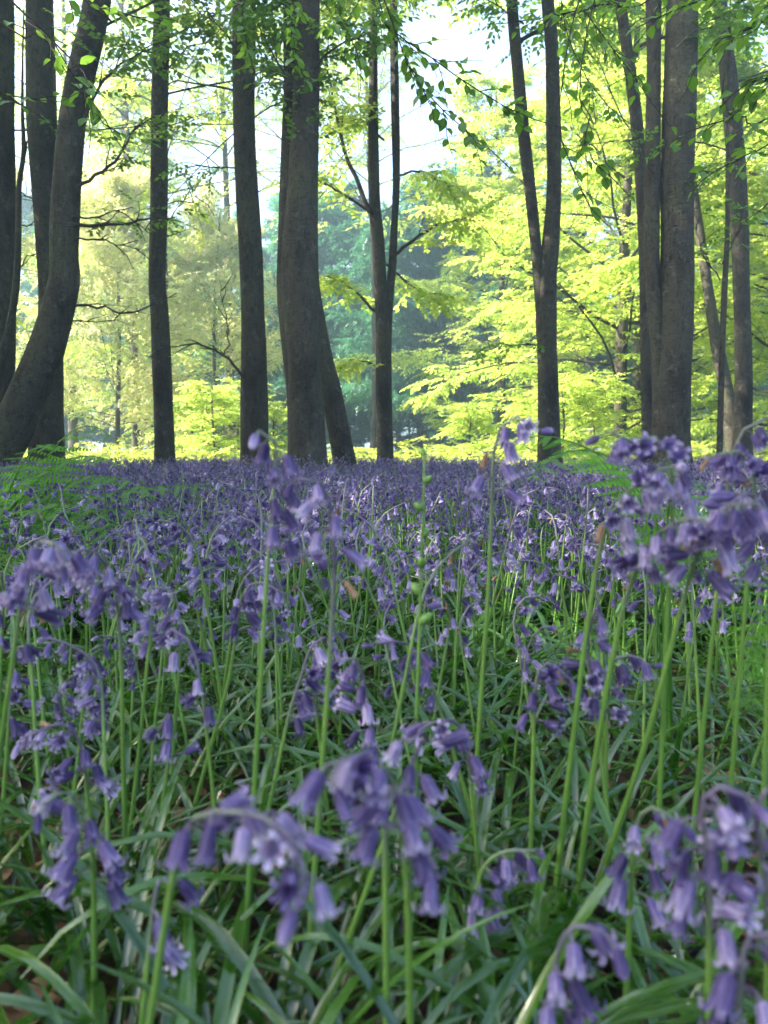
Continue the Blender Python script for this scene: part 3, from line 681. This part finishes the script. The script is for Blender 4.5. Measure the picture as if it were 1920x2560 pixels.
# heroes: stems traced in the photograph (view pixels, foot to tip), depth at foot and tip, bells, label
HERO = [
 ([(1190, 2020), (1230, 1650), (1285, 1230), (1330, 1080), (1400, 1010), (1470, 985)], .72, .56, 8, 'tall thick-stemmed bluebell, left of three stems leaning out of one clump'),
 ([(1230, 2040), (1290, 1600), (1350, 1280), (1410, 1150), (1480, 1100), (1540, 1115)], .72, .52, 9, 'tall bluebell whose thick stem is the middle of three from one clump'),
 ([(1290, 1900), (1390, 1600), (1470, 1300), (1510, 1170), (1560, 1080), (1620, 1060)], .70, .50, 9, 'tall bluebell leaning furthest of three thick stems from one clump'),
 ([(560, 1560), (575, 1300), (592, 1080), (598, 1010), (590, 972), (560, 962)], .62, .60, 6, 'tall bluebell whose nodding head stands before the thickest trunk'),
 ([(690, 1760), (712, 1450), (722, 1220), (712, 1120), (690, 1070), (650, 1065)], .60, .55, 5, 'bluebell with few bells on a tall grey-green stem'),
 ([(430, 1720), (490, 1500), (512, 1370), (525, 1300), (560, 1272), (615, 1300)], .85, .80, 8, 'bluebell bowed over in a neat arch with a row of hanging bells'),
 ([(330, 2212), (370, 1960), (395, 1860), (425, 1812), (490, 1800), (570, 1815), (630, 1860), (655, 1930), (660, 1990)], .42, .33, 9, 'large bluebell bowing in a wide arch with long hanging bells'),
 ([(885, 2212), (880, 2000), (862, 1800), (830, 1715), (780, 1690), (735, 1705), (715, 1750)], .44, .36, 8, 'large bluebell with bells bunched at the bend of its stem'),
 ([(835, 2212), (832, 1850), (838, 1745), (862, 1770), (905, 1860), (942, 1925)], .50, .42, 4, 'bluebell with a sharply bent yellowing stem and loose bells'),
 ([(1010, 2100), (1025, 1960), (1045, 1885), (1090, 1852), (1155, 1850)], .62, .60, 8, 'small grey-blue bluebell bent low over the leaves'),
 ([(1350, 2212), (1362, 1950), (1372, 1830), (1385, 1770), (1420, 1758), (1465, 1795)], .55, .50, 6, 'slim bluebell with a short head on a thin upright stem'),
 ([(1530, 2230), (1530, 1990), (1525, 1880), (1512, 1800), (1545, 1755), (1610, 1775)], .40, .37, 9, 'full-headed bluebell on a thick stem beside the fallen twig'),
 ([(1655, 2230), (1655, 2000), (1640, 1860), (1632, 1790), (1655, 1745)], .42, .39, 6, 'bluebell half hidden beside the full-headed one by the fallen twig'),
 ([(1170, 2330), (1195, 2160), (1215, 2085), (1250, 2058), (1310, 2080)], .42, .40, 7, 'low bluebell with spreading bells near the foot of the leafy clump'),
 ([(1590, 2330), (1600, 2160), (1612, 2095), (1650, 2075), (1700, 2100)], .38, .36, 6, 'low bluebell drooping in front of the fallen twig'),
 ([(205, 2230), (203, 1950), (195, 1830), (175, 1770), (140, 1742), (95, 1770)], .55, .50, 8, 'bluebell with a long one-sided drooping head above arching leaves'),
 ([(268, 1720), (262, 1450), (250, 1300), (225, 1238), (190, 1212), (145, 1228)], .75, .66, 9, 'full bluebell on a strong straight pale stem by the fern'),
 ([(20, 1500), (45, 1330), (65, 1240), (90, 1190), (120, 1196), (145, 1235)], .60, .55, 9, 'pale bluish bluebell leaning in beside the fern'),
 ([(300, 2330), (320, 2110), (335, 1975), (350, 1932), (378, 1950)], .50, .50, 3, 'pale bluebell with just a few limp bells beside the wide arched stem'),
 ([(820, 1720), (800, 1560), (785, 1470), (768, 1425), (740, 1425)], .72, .70, 7, 'bluebell with a round open cluster over dark leaves'),
 ([(590, 1720), (625, 1560), (650, 1480), (672, 1415), (700, 1395)], .74, .74, 6, 'bluebell leaning right with separate wide open bells'),
 ([(1150, 1700), (1155, 1520), (1162, 1440), (1185, 1415), (1215, 1435), (1245, 1470)], .74, .72, 8, 'deep violet bluebell standing in front of the leaning clump'),
 ([(1310, 1600), (1310, 1440), (1330, 1400), (1370, 1392), (1405, 1415)], .80, .78, 6, 'lilac bluebell with a reddish withered tip between the thick stems'),
 ([(1020, 1720), (1008, 1600), (985, 1548), (945, 1545), (905, 1565)], .70, .66, 6, 'dark violet bluebell with half shut bells spreading sideways'),
 ([(190, 1750), (180, 1650), (150, 1598), (110, 1595), (55, 1620)], .70, .66, 8, 'dense bluebell with a long drooping row of bells above a leafy hollow'),
 ([(165, 1700), (185, 1500), (190, 1440), (215, 1418)], .80, .80, 6, 'bluebell with flared bells over the dark hollow in the leaves'),
 ([(10, 1720), (25, 1520), (35, 1430), (62, 1418)], .80, .80, 6, 'bluebell with upright stem next to the one over the dark hollow'),
 ([(1035, 1560), (1055, 1250), (1063, 1050), (1068, 960), (1085, 902), (1120, 886), (1155, 912)], .75, .70, 6, 'tallest bluebell rising above the carpet before the dark wood'),
 ([(1540, 1350), (1570, 1050), (1585, 950), (1612, 900), (1655, 880)], .70, .66, 7, 'tall bluebell reaching up in front of the mid sized lit trunk'),
 ([(1440, 1350), (1452, 1060), (1440, 960), (1410, 930), (1365, 938), (1320, 918)], .62, .58, 8, 'tall bluebell spraying across the foot of the stout trunk'),
 ([(1600, 1420), (1625, 1100), (1630, 1000), (1600, 955), (1555, 960)], .66, .62, 8, 'tall crowded bluebell above the low dark fern'),
 ([(1660, 1420), (1668, 1180), (1655, 1080), (1620, 1045), (1575, 1070)], .60, .56, 8, 'tall bluebell crowded in among the heads above the low dark fern'),
 ([(900, 1660), (920, 1640), (925, 1620), (905, 1618), (880, 1640)], .50, .48, 4, 'single pale lilac bluebell head lit in front of dark leaves'),
 ([(380, 1560), (390, 1420), (385, 1330), (370, 1290), (330, 1285)], .86, .84, 8, 'bluebell with a wide two-sided head behind the straight pale stem'),
 ([(345, 1800), (362, 1680), (372, 1590), (365, 1560), (345, 1600)], .78, .76, 4, 'thin dark bluebell with two long closed bells'),
]
for i, (px, y0, y1, nb, lb) in enumerate(HERO):
    rg = np.random.default_rng(300 + i)
    k = len(px); q = np.array([Pv(u, v, y0 + (y1 - y0) * (j / (k - 1)) ** .7) for j, (u, v) in enumerate(px)])
    if q[0][2] > .01:
        d = q[0] - q[1]; d = d / max(-d[2], .02); d[:2] = np.clip(d[:2], -.45, .45)
        foot = q[0] + d * q[0][2]; foot[2] = 0
        if y0 < .66 and foot[1] < .28: foot[1] = .28
        q = np.vstack([foot, (foot + q[0]) / 2, q])
    else: q[0][2] = 0
    base = q[0].copy(); base[2] = float(gz(base[0], base[1]))
    pts = smooth_poly(q, 30) - np.array([base[0], base[1], 0])
    fr = .19 if len(px) > 4 else .16
    L = np.linalg.norm(np.diff(pts, axis=0), axis=1).sum(); fr = min(.45, .105 / L) if nb > 4 else min(.4, .08 / L)
    nb += 4 if i in (0, 1, 2, 28, 29, 30, 31) else 3 if nb > 4 else 0
    sp = bell_spots(rg, pts, nb, fr, 1.14)
    th = .0036 if i < 3 else .0030
    me = stem_mb(pts, th, .0012, sp, 9).mesh('stem', M['stem'])
    build_plant(lb, base, me, sp, leaf_set(rg, 7 if i < 3 else 4), rg=rg)

# random plants: prototypes, 230 built singly, the rest as one carpet
rg = np.random.default_rng(77)
PROTO = []
for i in range(16):
    pts, sp = random_plant(rg, 1.0 * rg.uniform(.30, .40))
    PROTO.append((pts, sp, stem_mb(pts, .0031, .0012, sp, 6).mesh('stem', M['stem'])))
def clump(x, y): return .5 + .5 * np.sin(x * 4.1 + 1.3 * np.sin(y * 2.7)) * np.cos(y * 3.3 + x * 1.1)
singles = []
while len(singles) < 262:
    y = math.sqrt(rg.uniform(.72 ** 2, 2.15 ** 2)); x = rg.uniform(-.56, .56) * y + rg.uniform(-.12, .12)
    if rg.uniform() > .35 + .65 * clump(x, y): continue
    if y < 1.0 and rg.uniform() > .45: continue
    if any((x - a) ** 2 + (y - b) ** 2 < .045 ** 2 for a, b in singles): continue
    singles.append((x, y))
for (x, y) in singles:
    pts, sp, me = PROTO[int(rg.integers(0, 16))]
    sc = rg.uniform(.82, 1.12) * (.93 if y < 1.1 else 1)
    nl = 5 if y < 1.8 else 4
    nbl = len(sp); lab = ('tall' if pts[-1][2] * sc > .345 else 'short') + ' violet bluebell with ' + ('a few' if nbl < 8 else 'many' if nbl > 10 else 'several') + ' nodding bells in front of the dense carpet'
    build_plant(lab, (x, y, float(gz(x, y))), me, sp, leaf_set(rg, nl), rg.uniform(0, 6.28), sc, 'bluebells in the nearer carpet', rg)
# tufts of leaves without a flower
tl = ['close tuft of glossy strap leaves arching over brown litter']
cnt = 0
while cnt < 170:
    y = rg.uniform(.34, 2.2); x = rg.uniform(-.6, .6) * (y + .15)
    if rg.uniform() > .4 + .6 * clump(x + 3, y): continue
    if .12 < x < .5 and .58 < y < .92 and rg.uniform() < .75: continue
    if x < -.2 and y < .62 and rg.uniform() < .6: continue
    t = thing('bluebell_leaf_tuft', 'tuft of glossy green bluebell leaves without a flower', 'plant', (x, y, float(gz(x, y))), rg.uniform(0, 6.28), 'leaf tufts between the flowers')
    for (i, a, s, r) in leaf_set(rg, int(rg.integers(6, 11))):
        new_obj('leaf', STRAPS[i], t, mat4(np.array([-math.sin(a) * r, math.cos(a) * r, -.004]), rotz(a, s)))
    cnt += 1

# the carpet beyond
def carpet_tpl(pts, sp, lod, seed):
    mb = MB(); rgl = np.random.default_rng(seed)
    k = smooth_poly(pts, (6, 4, 3)[lod])
    tube(mb, k, np.linspace(.0034, .0013, len(k)) * (1 if lod == 0 else 1.25), 3, c=np.interp(np.linspace(0, 1, len(k)), [0, .5, .75, 1], [.1, .4, .9, 1.2]), m=1, cap=False)
    op = [s for s in sp if not s[4]]
    O = np.array([s[1] for s in op]); D = np.array([s[2] for s in op]); S = np.array([s[3] for s in op]) * (1.0 if lod == 0 else 1.22)
    mb.stamp([B_MID, B_FAR, B_TINY][lod], O, basis(D, scale=S, roll=rgl.uniform(0, 6, len(O))), c=rgl.uniform(-.5, 1.1, len(O)), cj=.45)
    for j in range((5, 2, 0)[lod]):
        i = int(rgl.integers(0, len(STRAP_L))); a = rgl.uniform(0, 6.28); s = rgl.uniform(.8, 1.15)
        v, q, t, c, qm, tm = STRAP_L[i]
        mb.add(v @ rotz(a, s).T, q, t, c * .5 + rgl.uniform(-.1, .5), 2)
    return mb.arrays()
T_MID = [carpet_tpl(p, s, 0, i) for i, (p, s, _) in enumerate(PROTO)]
T_FAR = [carpet_tpl(p, s, 1, i + 50) for i, (p, s, _) in enumerate(PROTO)]
T_TINY = [carpet_tpl(p, s, 2, i + 90) for i, (p, s, _) in enumerate(PROTO)]
rg = np.random.default_rng(78)
car = MB()
def scatter(n, fn, tpls):
    X, Y = fn(n); k = rg.uniform(0, 1, n) < (.4 + .6 * clump(X, Y)) * np.clip((14.0 - Y + 1.1 * np.sin(X * 1.7) + .7 * np.sin(X * 4.3 + 1)) / 1.6, 0.04, 1); X, Y = X[k], Y[k]; n = len(X)
    a = rg.uniform(0, 6.28, n); s = rg.uniform(.68, 1.10, n) * (1 + .10 * np.sin(X * 1.1 + Y * .7) * np.sin(Y * 1.3)); tint = rg.uniform(.1, .95, n)
    c, d = np.cos(a) * s, np.sin(a) * s; z = np.zeros(n)
    B = np.stack([np.stack([c, -d, z], 1), np.stack([d, c, z], 1), np.stack([z, z, s], 1)], 1)
    O = np.stack([X, Y, gz(X, Y)], 1); ix = rg.integers(0, len(tpls), n)
    for i in range(len(tpls)):
        m = ix == i; car.stamp(tpls[i], O[m], B[m], c=tint[m], cj=.3)
def f_mid(n):
    Y = np.sqrt(rg.uniform(1.95 ** 2, 4.3 ** 2, n)); return rg.uniform(-.6, .6, n) * (Y + .8), Y
def f_far(n):
    Y = np.sqrt(rg.uniform(4.2 ** 2, 8.1 ** 2, n)); return rg.uniform(-.62, .62, n) * (Y + 1), Y
def f_tiny(n):
    Y = np.sqrt(rg.uniform(8 ** 2, 15 ** 2, n)); X = rg.uniform(-.62, .62, n) * (Y + 1)
    Y = Y + .5 * np.sin(X * .9) * (Y > 12); return X, Y
def f_side(n):
    Y = rg.uniform(.3, 3, n); X = np.where(rg.uniform(0, 1, n) < .5, -1, 1) * (Y * .62 + .3 + rg.uniform(0, 1.4, n)); return X, Y
scatter(2350, f_mid, T_MID); scatter(5600, f_far, T_FAR); scatter(11500, f_tiny, T_TINY); scatter(420, f_side, T_MID)
me = car.mesh('bluebell_carpet', [M['petal'], M['stem'], M['strap']])
new_obj('bluebell_carpet', me, label='carpet of violet bluebells spreading back to the clearing', category='flowers', kind='stuff')

# ------------------------------------------------------------------ seed stalk, dead leaves, twig
def traced(px, Ys): return np.array([Pv(u, v, y) for (u, v), y in zip(px, Ys)])
q = traced([(900, 1560), (905, 1400), (910, 1200), (915, 1080), (916, 985)], [.72] * 5); q = np.vstack([[q[0][0], .74, 0], q])
base = q[0].copy(); st = thing('seed_stalk', 'bare seed stalk with green pods rising above the carpet', 'plant', tuple(base))
mb = MB(); pp = smooth_poly(q, 20) - base; tube(mb, pp, np.linspace(.0026, .001, 20), 7, c=.3); new_obj('stem', mb.mesh('stem', M['stem']), st)
pod = MB(); pv = [(.0008, 0), (.004, .003), (.0048, .007), (.003, .011), (.0006, .0135)]
pod = bell_lod(6, pv, [.3, .2, .1, .3, .6]); pme = pod.mesh('pod', M['stem'])
for k in range(7):
    s = 13 + k; d = np.array([math.cos(k * 2.4), math.sin(k * 2.4), .9])
    new_obj('pod', pme, st, mat4(pp[min(s, 19)], basis(np.array([d]), scale=np.array([1.15 - .07 * k]))[0]))

DL = [near_leaf_mb(c, f, w, p).mesh('dead_leaf', M['dead']) for c, f, w, p in [(.35, .5, .06, 0), (-.3, .3, .05, 1), (.1, .9, .07, 2), (.5, -.3, .05, 3)]]
rg = np.random.default_rng(99)
for k in range(150):
    y = .45 + 1.5 * rg.uniform() ** 1.3; x = rg.uniform(-.6, .6) * (y + .1)
    if k < 26: x, y = rg.uniform(.12, .5), rg.uniform(.62, .95)
    elif k < 40: x, y = rg.uniform(-.4, -.22), rg.uniform(.56, .7)
    a = rg.uniform(0, 6.28); d = np.array([[math.cos(a), math.sin(a), rg.uniform(-.1, .35)]])
    s = rg.uniform(.035, .06)
    o = new_obj('dead_leaf', DL[k % 4], None, mat4((x, y, float(gz(x, y)) + rg.uniform(.006, .02)), basis(d, scale=np.array([s]), roll=rg.uniform(-.6, .6, 1))[0]))
    o['label'] = 'curled brown beech leaf lying on the ground between the leaf tufts'; o['category'] = 'dead leaf'; o['group'] = 'fallen brown leaves'
lit = MB(); n = 5200
Y = np.sqrt(rg.uniform(.35 ** 2, 4.2 ** 2, n)); X = rg.uniform(-.65, .65, n) * (Y + .3); a = rg.uniform(0, 6.28, n)
D = np.stack([np.cos(a), np.sin(a), rg.uniform(-.15, .25, n)], 1)
LLT = MB(); LLT.add([(0, 0, 0), (.2, .2, .05), (.31, .5, .1), (.2, .8, .02), (0, 1, -.06), (-.2, .8, .05), (-.31, .5, .12), (-.2, .2, .03), (0, .5, 0)], None, [(8, i, (i + 1) % 8) for i in range(8)])
lit.stamp(LLT.arrays(), np.stack([X, Y, gz(X, Y) + rg.uniform(.002, .012, n)], 1), basis(D, scale=rg.uniform(.022, .045, n), roll=rg.uniform(-.5, .5, n)), c=rg.uniform(0, 1, n), cj=1)
new_obj('leaf_litter', lit.mesh('leaf_litter', M['dead']), label='brown leaf litter covering the ground under the flowers', category='leaf litter', kind='stuff')
mb = MB(); q = traced([(1470, 2030), (1560, 2012), (1640, 1985), (1720, 1970)], [.72, .74, .76, .78]); q[:, 2] = [.012, .02, .026, .03]
b0 = q[0].copy(); tube(mb, smooth_poly(q, 14) - b0, np.linspace(.003, .005, 14), 7, lump=.15)
o = new_obj('fallen_twig', mb.mesh('fallen_twig', M['twig']), None, None); o.location = b0
o['label'] = 'dark fallen twig lying on brown leaves'; o['category'] = 'twig'

# ------------------------------------------------------------------ ferns
def pinna_mb(nl=11):
    mb = MB(); V = [(0, 0, 0)]
    for i in range(nl):
        t = i / nl; t2 = (i + .62) / nl; w = .135 * (1 - t) ** .6 + .012
        for s in (-1, 1):
            mb.add([(0, t, 0), (s * w * .55, t + .018, .012), (s * w, t + .06, -.01), (s * w * .5, t2 + .016, .006), (0, t2, 0)], [(0, 1, 3, 4)], [(1, 2, 3)], [.7, .5, .3, .5, .7])
    return mb
PINNA = pinna_mb().mesh('leaflet', M['fern'])
def frond(root, base, pts, Lmax, rg, n=13, s0=.18):
    pp = smooth_poly(pts, 26); mb = MB(); tube(mb, pp - base, np.linspace(.0032, .0008, 26), 5, c=.4)
    fr = new_obj('frond', mb.mesh('frond', M['fern']), root)
    for k in range(n):
        s = s0 + (1 - s0) * (k / (n - .4)); f = s * 25; i = min(int(f), 24); p = pp[i] * (1 - f + i) + pp[i + 1] * (f - i)
        t = norm(pp[i + 1] - pp[i]); sd = np.cross(t, [0, 0, 1.])
        sd = norm(sd) if np.linalg.norm(sd) > .15 else np.array([1., 0, 0])
        up = norm(np.cross(sd, t)); L = Lmax * (1 - (k / n)) ** .75 * (.75 + .25 * min(1, k / 2)) + .012
        for w in (-1, 1):
            d = norm(sd * w + t * rg.uniform(.28, .5) - up * rg.uniform(.05, .4) + np.array([0, 0, -.12]))
            new_obj('leaflet', PINNA, fr, mat4(p - base, basis(np.array([d]), up=np.array([up]), scale=np.array([L * rg.uniform(.88, 1.08)]), roll=rg.uniform(-.25, .25, 1))[0]))
def fern(label, base, fronds, Lmax, seed, s0=.4):
    rg = np.random.default_rng(seed); base = np.array(base, float)
    t = thing('fern', label, 'fern', tuple(base))
    for px, Ys in fronds:
        k = len(px); ys = np.linspace(Ys[0], Ys[1], k)
        q = np.vstack([base + [0, 0, -.01], traced(px, ys)])
        frond(t, base, q, Lmax, rg, s0=s0)
    return t
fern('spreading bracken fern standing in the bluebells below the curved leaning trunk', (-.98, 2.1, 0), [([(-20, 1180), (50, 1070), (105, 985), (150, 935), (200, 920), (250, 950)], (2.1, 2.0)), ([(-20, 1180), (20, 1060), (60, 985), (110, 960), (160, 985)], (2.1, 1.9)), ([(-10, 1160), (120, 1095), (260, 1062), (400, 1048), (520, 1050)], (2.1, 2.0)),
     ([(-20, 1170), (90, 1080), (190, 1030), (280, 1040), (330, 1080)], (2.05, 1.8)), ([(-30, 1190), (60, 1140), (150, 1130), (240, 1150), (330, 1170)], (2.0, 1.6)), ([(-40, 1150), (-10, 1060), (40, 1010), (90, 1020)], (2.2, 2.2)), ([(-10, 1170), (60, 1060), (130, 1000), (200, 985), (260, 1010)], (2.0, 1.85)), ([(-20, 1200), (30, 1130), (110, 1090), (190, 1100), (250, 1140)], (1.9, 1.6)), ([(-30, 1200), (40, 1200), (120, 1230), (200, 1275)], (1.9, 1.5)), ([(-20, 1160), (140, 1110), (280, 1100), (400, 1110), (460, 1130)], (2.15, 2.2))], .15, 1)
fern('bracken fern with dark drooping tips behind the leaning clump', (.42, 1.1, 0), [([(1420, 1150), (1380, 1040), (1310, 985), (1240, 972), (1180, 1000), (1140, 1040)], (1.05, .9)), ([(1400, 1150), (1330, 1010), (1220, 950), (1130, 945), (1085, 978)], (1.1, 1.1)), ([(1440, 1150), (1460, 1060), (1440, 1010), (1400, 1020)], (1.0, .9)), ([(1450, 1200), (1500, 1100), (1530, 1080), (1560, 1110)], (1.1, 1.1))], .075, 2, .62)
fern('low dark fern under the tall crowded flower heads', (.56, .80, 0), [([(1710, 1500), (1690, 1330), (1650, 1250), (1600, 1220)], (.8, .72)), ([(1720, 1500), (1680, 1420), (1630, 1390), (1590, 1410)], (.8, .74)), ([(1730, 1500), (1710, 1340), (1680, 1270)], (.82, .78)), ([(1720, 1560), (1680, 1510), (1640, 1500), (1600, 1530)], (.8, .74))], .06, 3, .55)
fern('small bright fern frond half sunk in the carpet', (-.55, 3.0, 0), [([(560, 1200), (545, 1150), (520, 1130), (490, 1150)], (3.0, 2.9)), ([(570, 1200), (590, 1160), (610, 1150)], (3.0, 2.9))], .10, 4)

# ------------------------------------------------------------------ overhanging branches with single leaves
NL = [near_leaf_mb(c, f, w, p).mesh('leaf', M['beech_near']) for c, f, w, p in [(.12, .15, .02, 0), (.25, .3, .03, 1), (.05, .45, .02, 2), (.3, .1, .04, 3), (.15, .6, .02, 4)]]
def leafy_branch(root, base, pts3, rg, r=.007, twigs=7, lsz=.06, per=3, tw_len=.2, pendulous=.35, npx=3):
    sl = np.concatenate([[0], np.cumsum(np.linalg.norm(np.diff(pts3, axis=0), axis=1))]); i0 = 39 * sl[len(pts3) - npx] / sl[-1]
    pp = smooth_poly(pts3, 40); mb = MB(); tube(mb, pp - base, np.linspace(r, .0016, 40), 6)
    L = []
    def leaf(o, d): L.append((o, d))
    seen = 22
    for k in range(twigs):
        i = min(38, int(i0 + (38 - i0) * (k + rg.uniform(.1, .9)) / twigs)); t = norm(pp[i + 1] - pp[i]); sd = norm(np.cross(t, [0, 0, 1.])) * (1 if k % 2 else -1)
        d = norm(t * .8 + sd * rg.uniform(.2, .9) + np.array([0, 0, rg.uniform(-pendulous, .25)]))
        tp = curve_limb(pp[i], d, tw_len * rg.uniform(.5, 1.2), 5, rg, 0, pendulous * .5, .16)
        tube(mb, tp - base, np.linspace(.0018, .0009, 6), 4, cap=False)
        for h in range(per):
            f = .3 + .7 * (h + .5) / per * 4.6; j = min(4, int(f)); o = tp[j] * (1 - f + j) + tp[j + 1] * (f - j)
            tt = norm(tp[j + 1] - tp[j]); s2 = norm(np.cross(tt, [0, 0, 1.])) * (1 if h % 2 else -1)
            leaf(o, norm(tt * .6 + s2 * rg.uniform(.4, 1) + np.array([0, 0, rg.uniform(-.45, .2)])))
    leaf(pp[-1], norm(pp[-1] - pp[-2]))
    br = new_obj('branch', mb.mesh('branch', M['twig']), root)
    for (o, d) in L:
        new_obj('leaf', NL[int(rg.integers(0, 5))], br, mat4(o - base, basis(np.array([d]), scale=np.array([lsz * rg.uniform(.6, 1.1)]), roll=rg.uniform(-.6, .6, 1))[0]))
def side_tree(label, x, y, spec, seed, r0=.2, H=11):
    rg = np.random.default_rng(seed); base = np.array([x, y, 0.])
    t = thing('beech_tree', label, 'tree', (x, y, 0))
    k = np.array([[0, 0, -.1], [.02, .03, 1.5], [-.05, .05, 4], [.05, 0, 7], [0, .1, H]]); sm = smooth_poly(k, 30)
    mb = MB(); tube(mb, sm, np.linspace(r0, .04, 30), 18, lump=.04, ph=seed); new_obj('trunk', mb.mesh('trunk', M['bark']), t)
    for (px, Y, zst, tw, per, sz, via) in spec:
        q = np.array([P(u, v, Y) for u, v in px]); st = np.array([x * .97, y, zst])
        mids = [np.array(m, float) for m in via]
        leafy_branch(t, base, np.vstack([st] + mids + [q]), rg, twigs=tw + 2, per=per, lsz=sz, npx=len(px))
    bw = MB(); pl = []; grow(bw, pl, rg, sm, np.linspace(r0, .04, 30), .52, .98, 7, lambda s: 2.4 * (1 - .4 * s), 7, 5, .42)
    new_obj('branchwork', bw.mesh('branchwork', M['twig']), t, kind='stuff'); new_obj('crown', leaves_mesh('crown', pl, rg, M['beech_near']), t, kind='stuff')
LV = [(-1.5, 2.2, 3.6), (-.5, 2.8, 3.3)]
side_tree('beech beside the frame whose leafy twigs hang across the sky from above', -2.5, 1.8, [
    ([(930, -60), (960, 58), (1064, 133), (1151, 197), (1284, 278), (1400, 318)], 3.1, 3.3, 15, 4, .05, LV),
    ([(960, 0), (1035, 190), (1134, 300), (1209, 359), (1272, 417)], 3.0, 3.4, 14, 4, .05, LV),
    ([(1388, -60), (1417, 87), (1452, 162), (1498, 249), (1573, 301), (1614, 394)], 3.4, 3.8, 11, 4, .046, [(-1, 2.6, 4.2), (.3, 3.2, 3.6)]),
    ([(1430, -60), (1498, 75), (1573, 174), (1631, 260), (1678, 318)], 3.4, 3.9, 10, 3, .046, [(-1, 2.6, 4.3), (.3, 3.2, 3.7)]),
    ([(820, -60), (860, 60), (900, 150), (900, 230)], 3.6, 3.6, 9, 4, .055, LV),
    ([(560, -60), (600, 40), (620, 120), (640, 190)], 3.8, 3.5, 9, 4, .055, [(-1.6, 2.8, 3.5)]),
    ([(690, -60), (730, 60), (740, 150), (765, 200)], 3.8, 3.5, 9, 4, .055, [(-1.4, 2.9, 3.5)]),
    ([(-60, 20), (60, 50), (120, 100), (165, 180), (200, 160)], 2.5, 2.6, 3, 2, .05, []),
    ([(-60, 190), (20, 235), (100, 250), (150, 255)], 2.5, 2.3, 3, 2, .046, []),
    ([(150, -50), (250, 10), (330, 40), (400, 60)], 2.6, 3.0, 3, 3, .05, []),
    ([(140, 110), (215, 230), (250, 300), (300, 335)], 2.4, 2.6, 4, 2, .055, [(-1.9, 2.2, 2.5)])], 41)
side_tree('beech beside the frame whose leafy twigs reach in over the stout trunk', 2.6, 1.6, [
    ([(1450, 180), (1478, 300), (1460, 370), (1515, 434), (1560, 465), (1573, 490)], 2.9, 3.4, 8, 3, .048, [(1.7, 2.4, 3.2), (.9, 2.9, 2.4)]),
    ([(1400, 250), (1440, 440), (1470, 510), (1520, 565)], 2.8, 3.4, 4, 2, .06, [(1.6, 2.4, 3.1), (.8, 2.8, 2.3)]),
    ([(2050, -60), (1900, 60), (1800, 100), (1740, 160)], 2.4, 2.6, 8, 4, .047, []),
    ([(2050, 120), (1930, 180), (1850, 220), (1800, 270)], 2.4, 2.4, 8, 4, .047, []),
    ([(2000, -100), (1850, -30), (1700, 20), (1590, 70)], 2.6, 2.8, 10, 4, .046, []),
    ([(2020, 300), (1880, 380), (1770, 440), (1730, 480)], 2.8, 2.2, 5, 3, .055, []),
    ([(2020, 240), (1850, 290), (1720, 330), (1650, 380)], 2.8, 2.3, 6, 3, .05, []),
    ([(1700, -60), (1500, 10), (1380, 40), (1250, 60)], 3.2, 3.2, 11, 4, .046, [(1.9, 2.3, 3.0)])], 42)

# ------------------------------------------------------------------ haze
m, n, l = nodes('haze_air')
pv = n.new('ShaderNodeVolumePrincipled'); pv.inputs['Density'].default_value = .0037
pv.inputs['Color'].default_value = (.58, .88, 1.0, 1); pv.inputs['Anisotropy'].default_value = .35
o = n.new('ShaderNodeOutputMaterial'); l.new(pv.outputs[0], o.inputs['Volume'])
hz = MB(); E = 330.0; z0, z1 = -1.5, 27.0
hz.add([(-E, -E + 12, z0), (E, -E + 12, z0), (E, E + 12, z0), (-E, E + 12, z0), (-E, -E + 12, z1), (E, -E + 12, z1), (E, E + 12, z1), (-E, E + 12, z1)],
       [(3, 2, 1, 0), (4, 5, 6, 7), (0, 1, 5, 4), (1, 2, 6, 5), (2, 3, 7, 6), (3, 0, 4, 7)])
new_obj('haze', hz.mesh('haze', m, smooth=False), label='pale morning haze hanging in the wood and clearing', category='haze', kind='stuff')
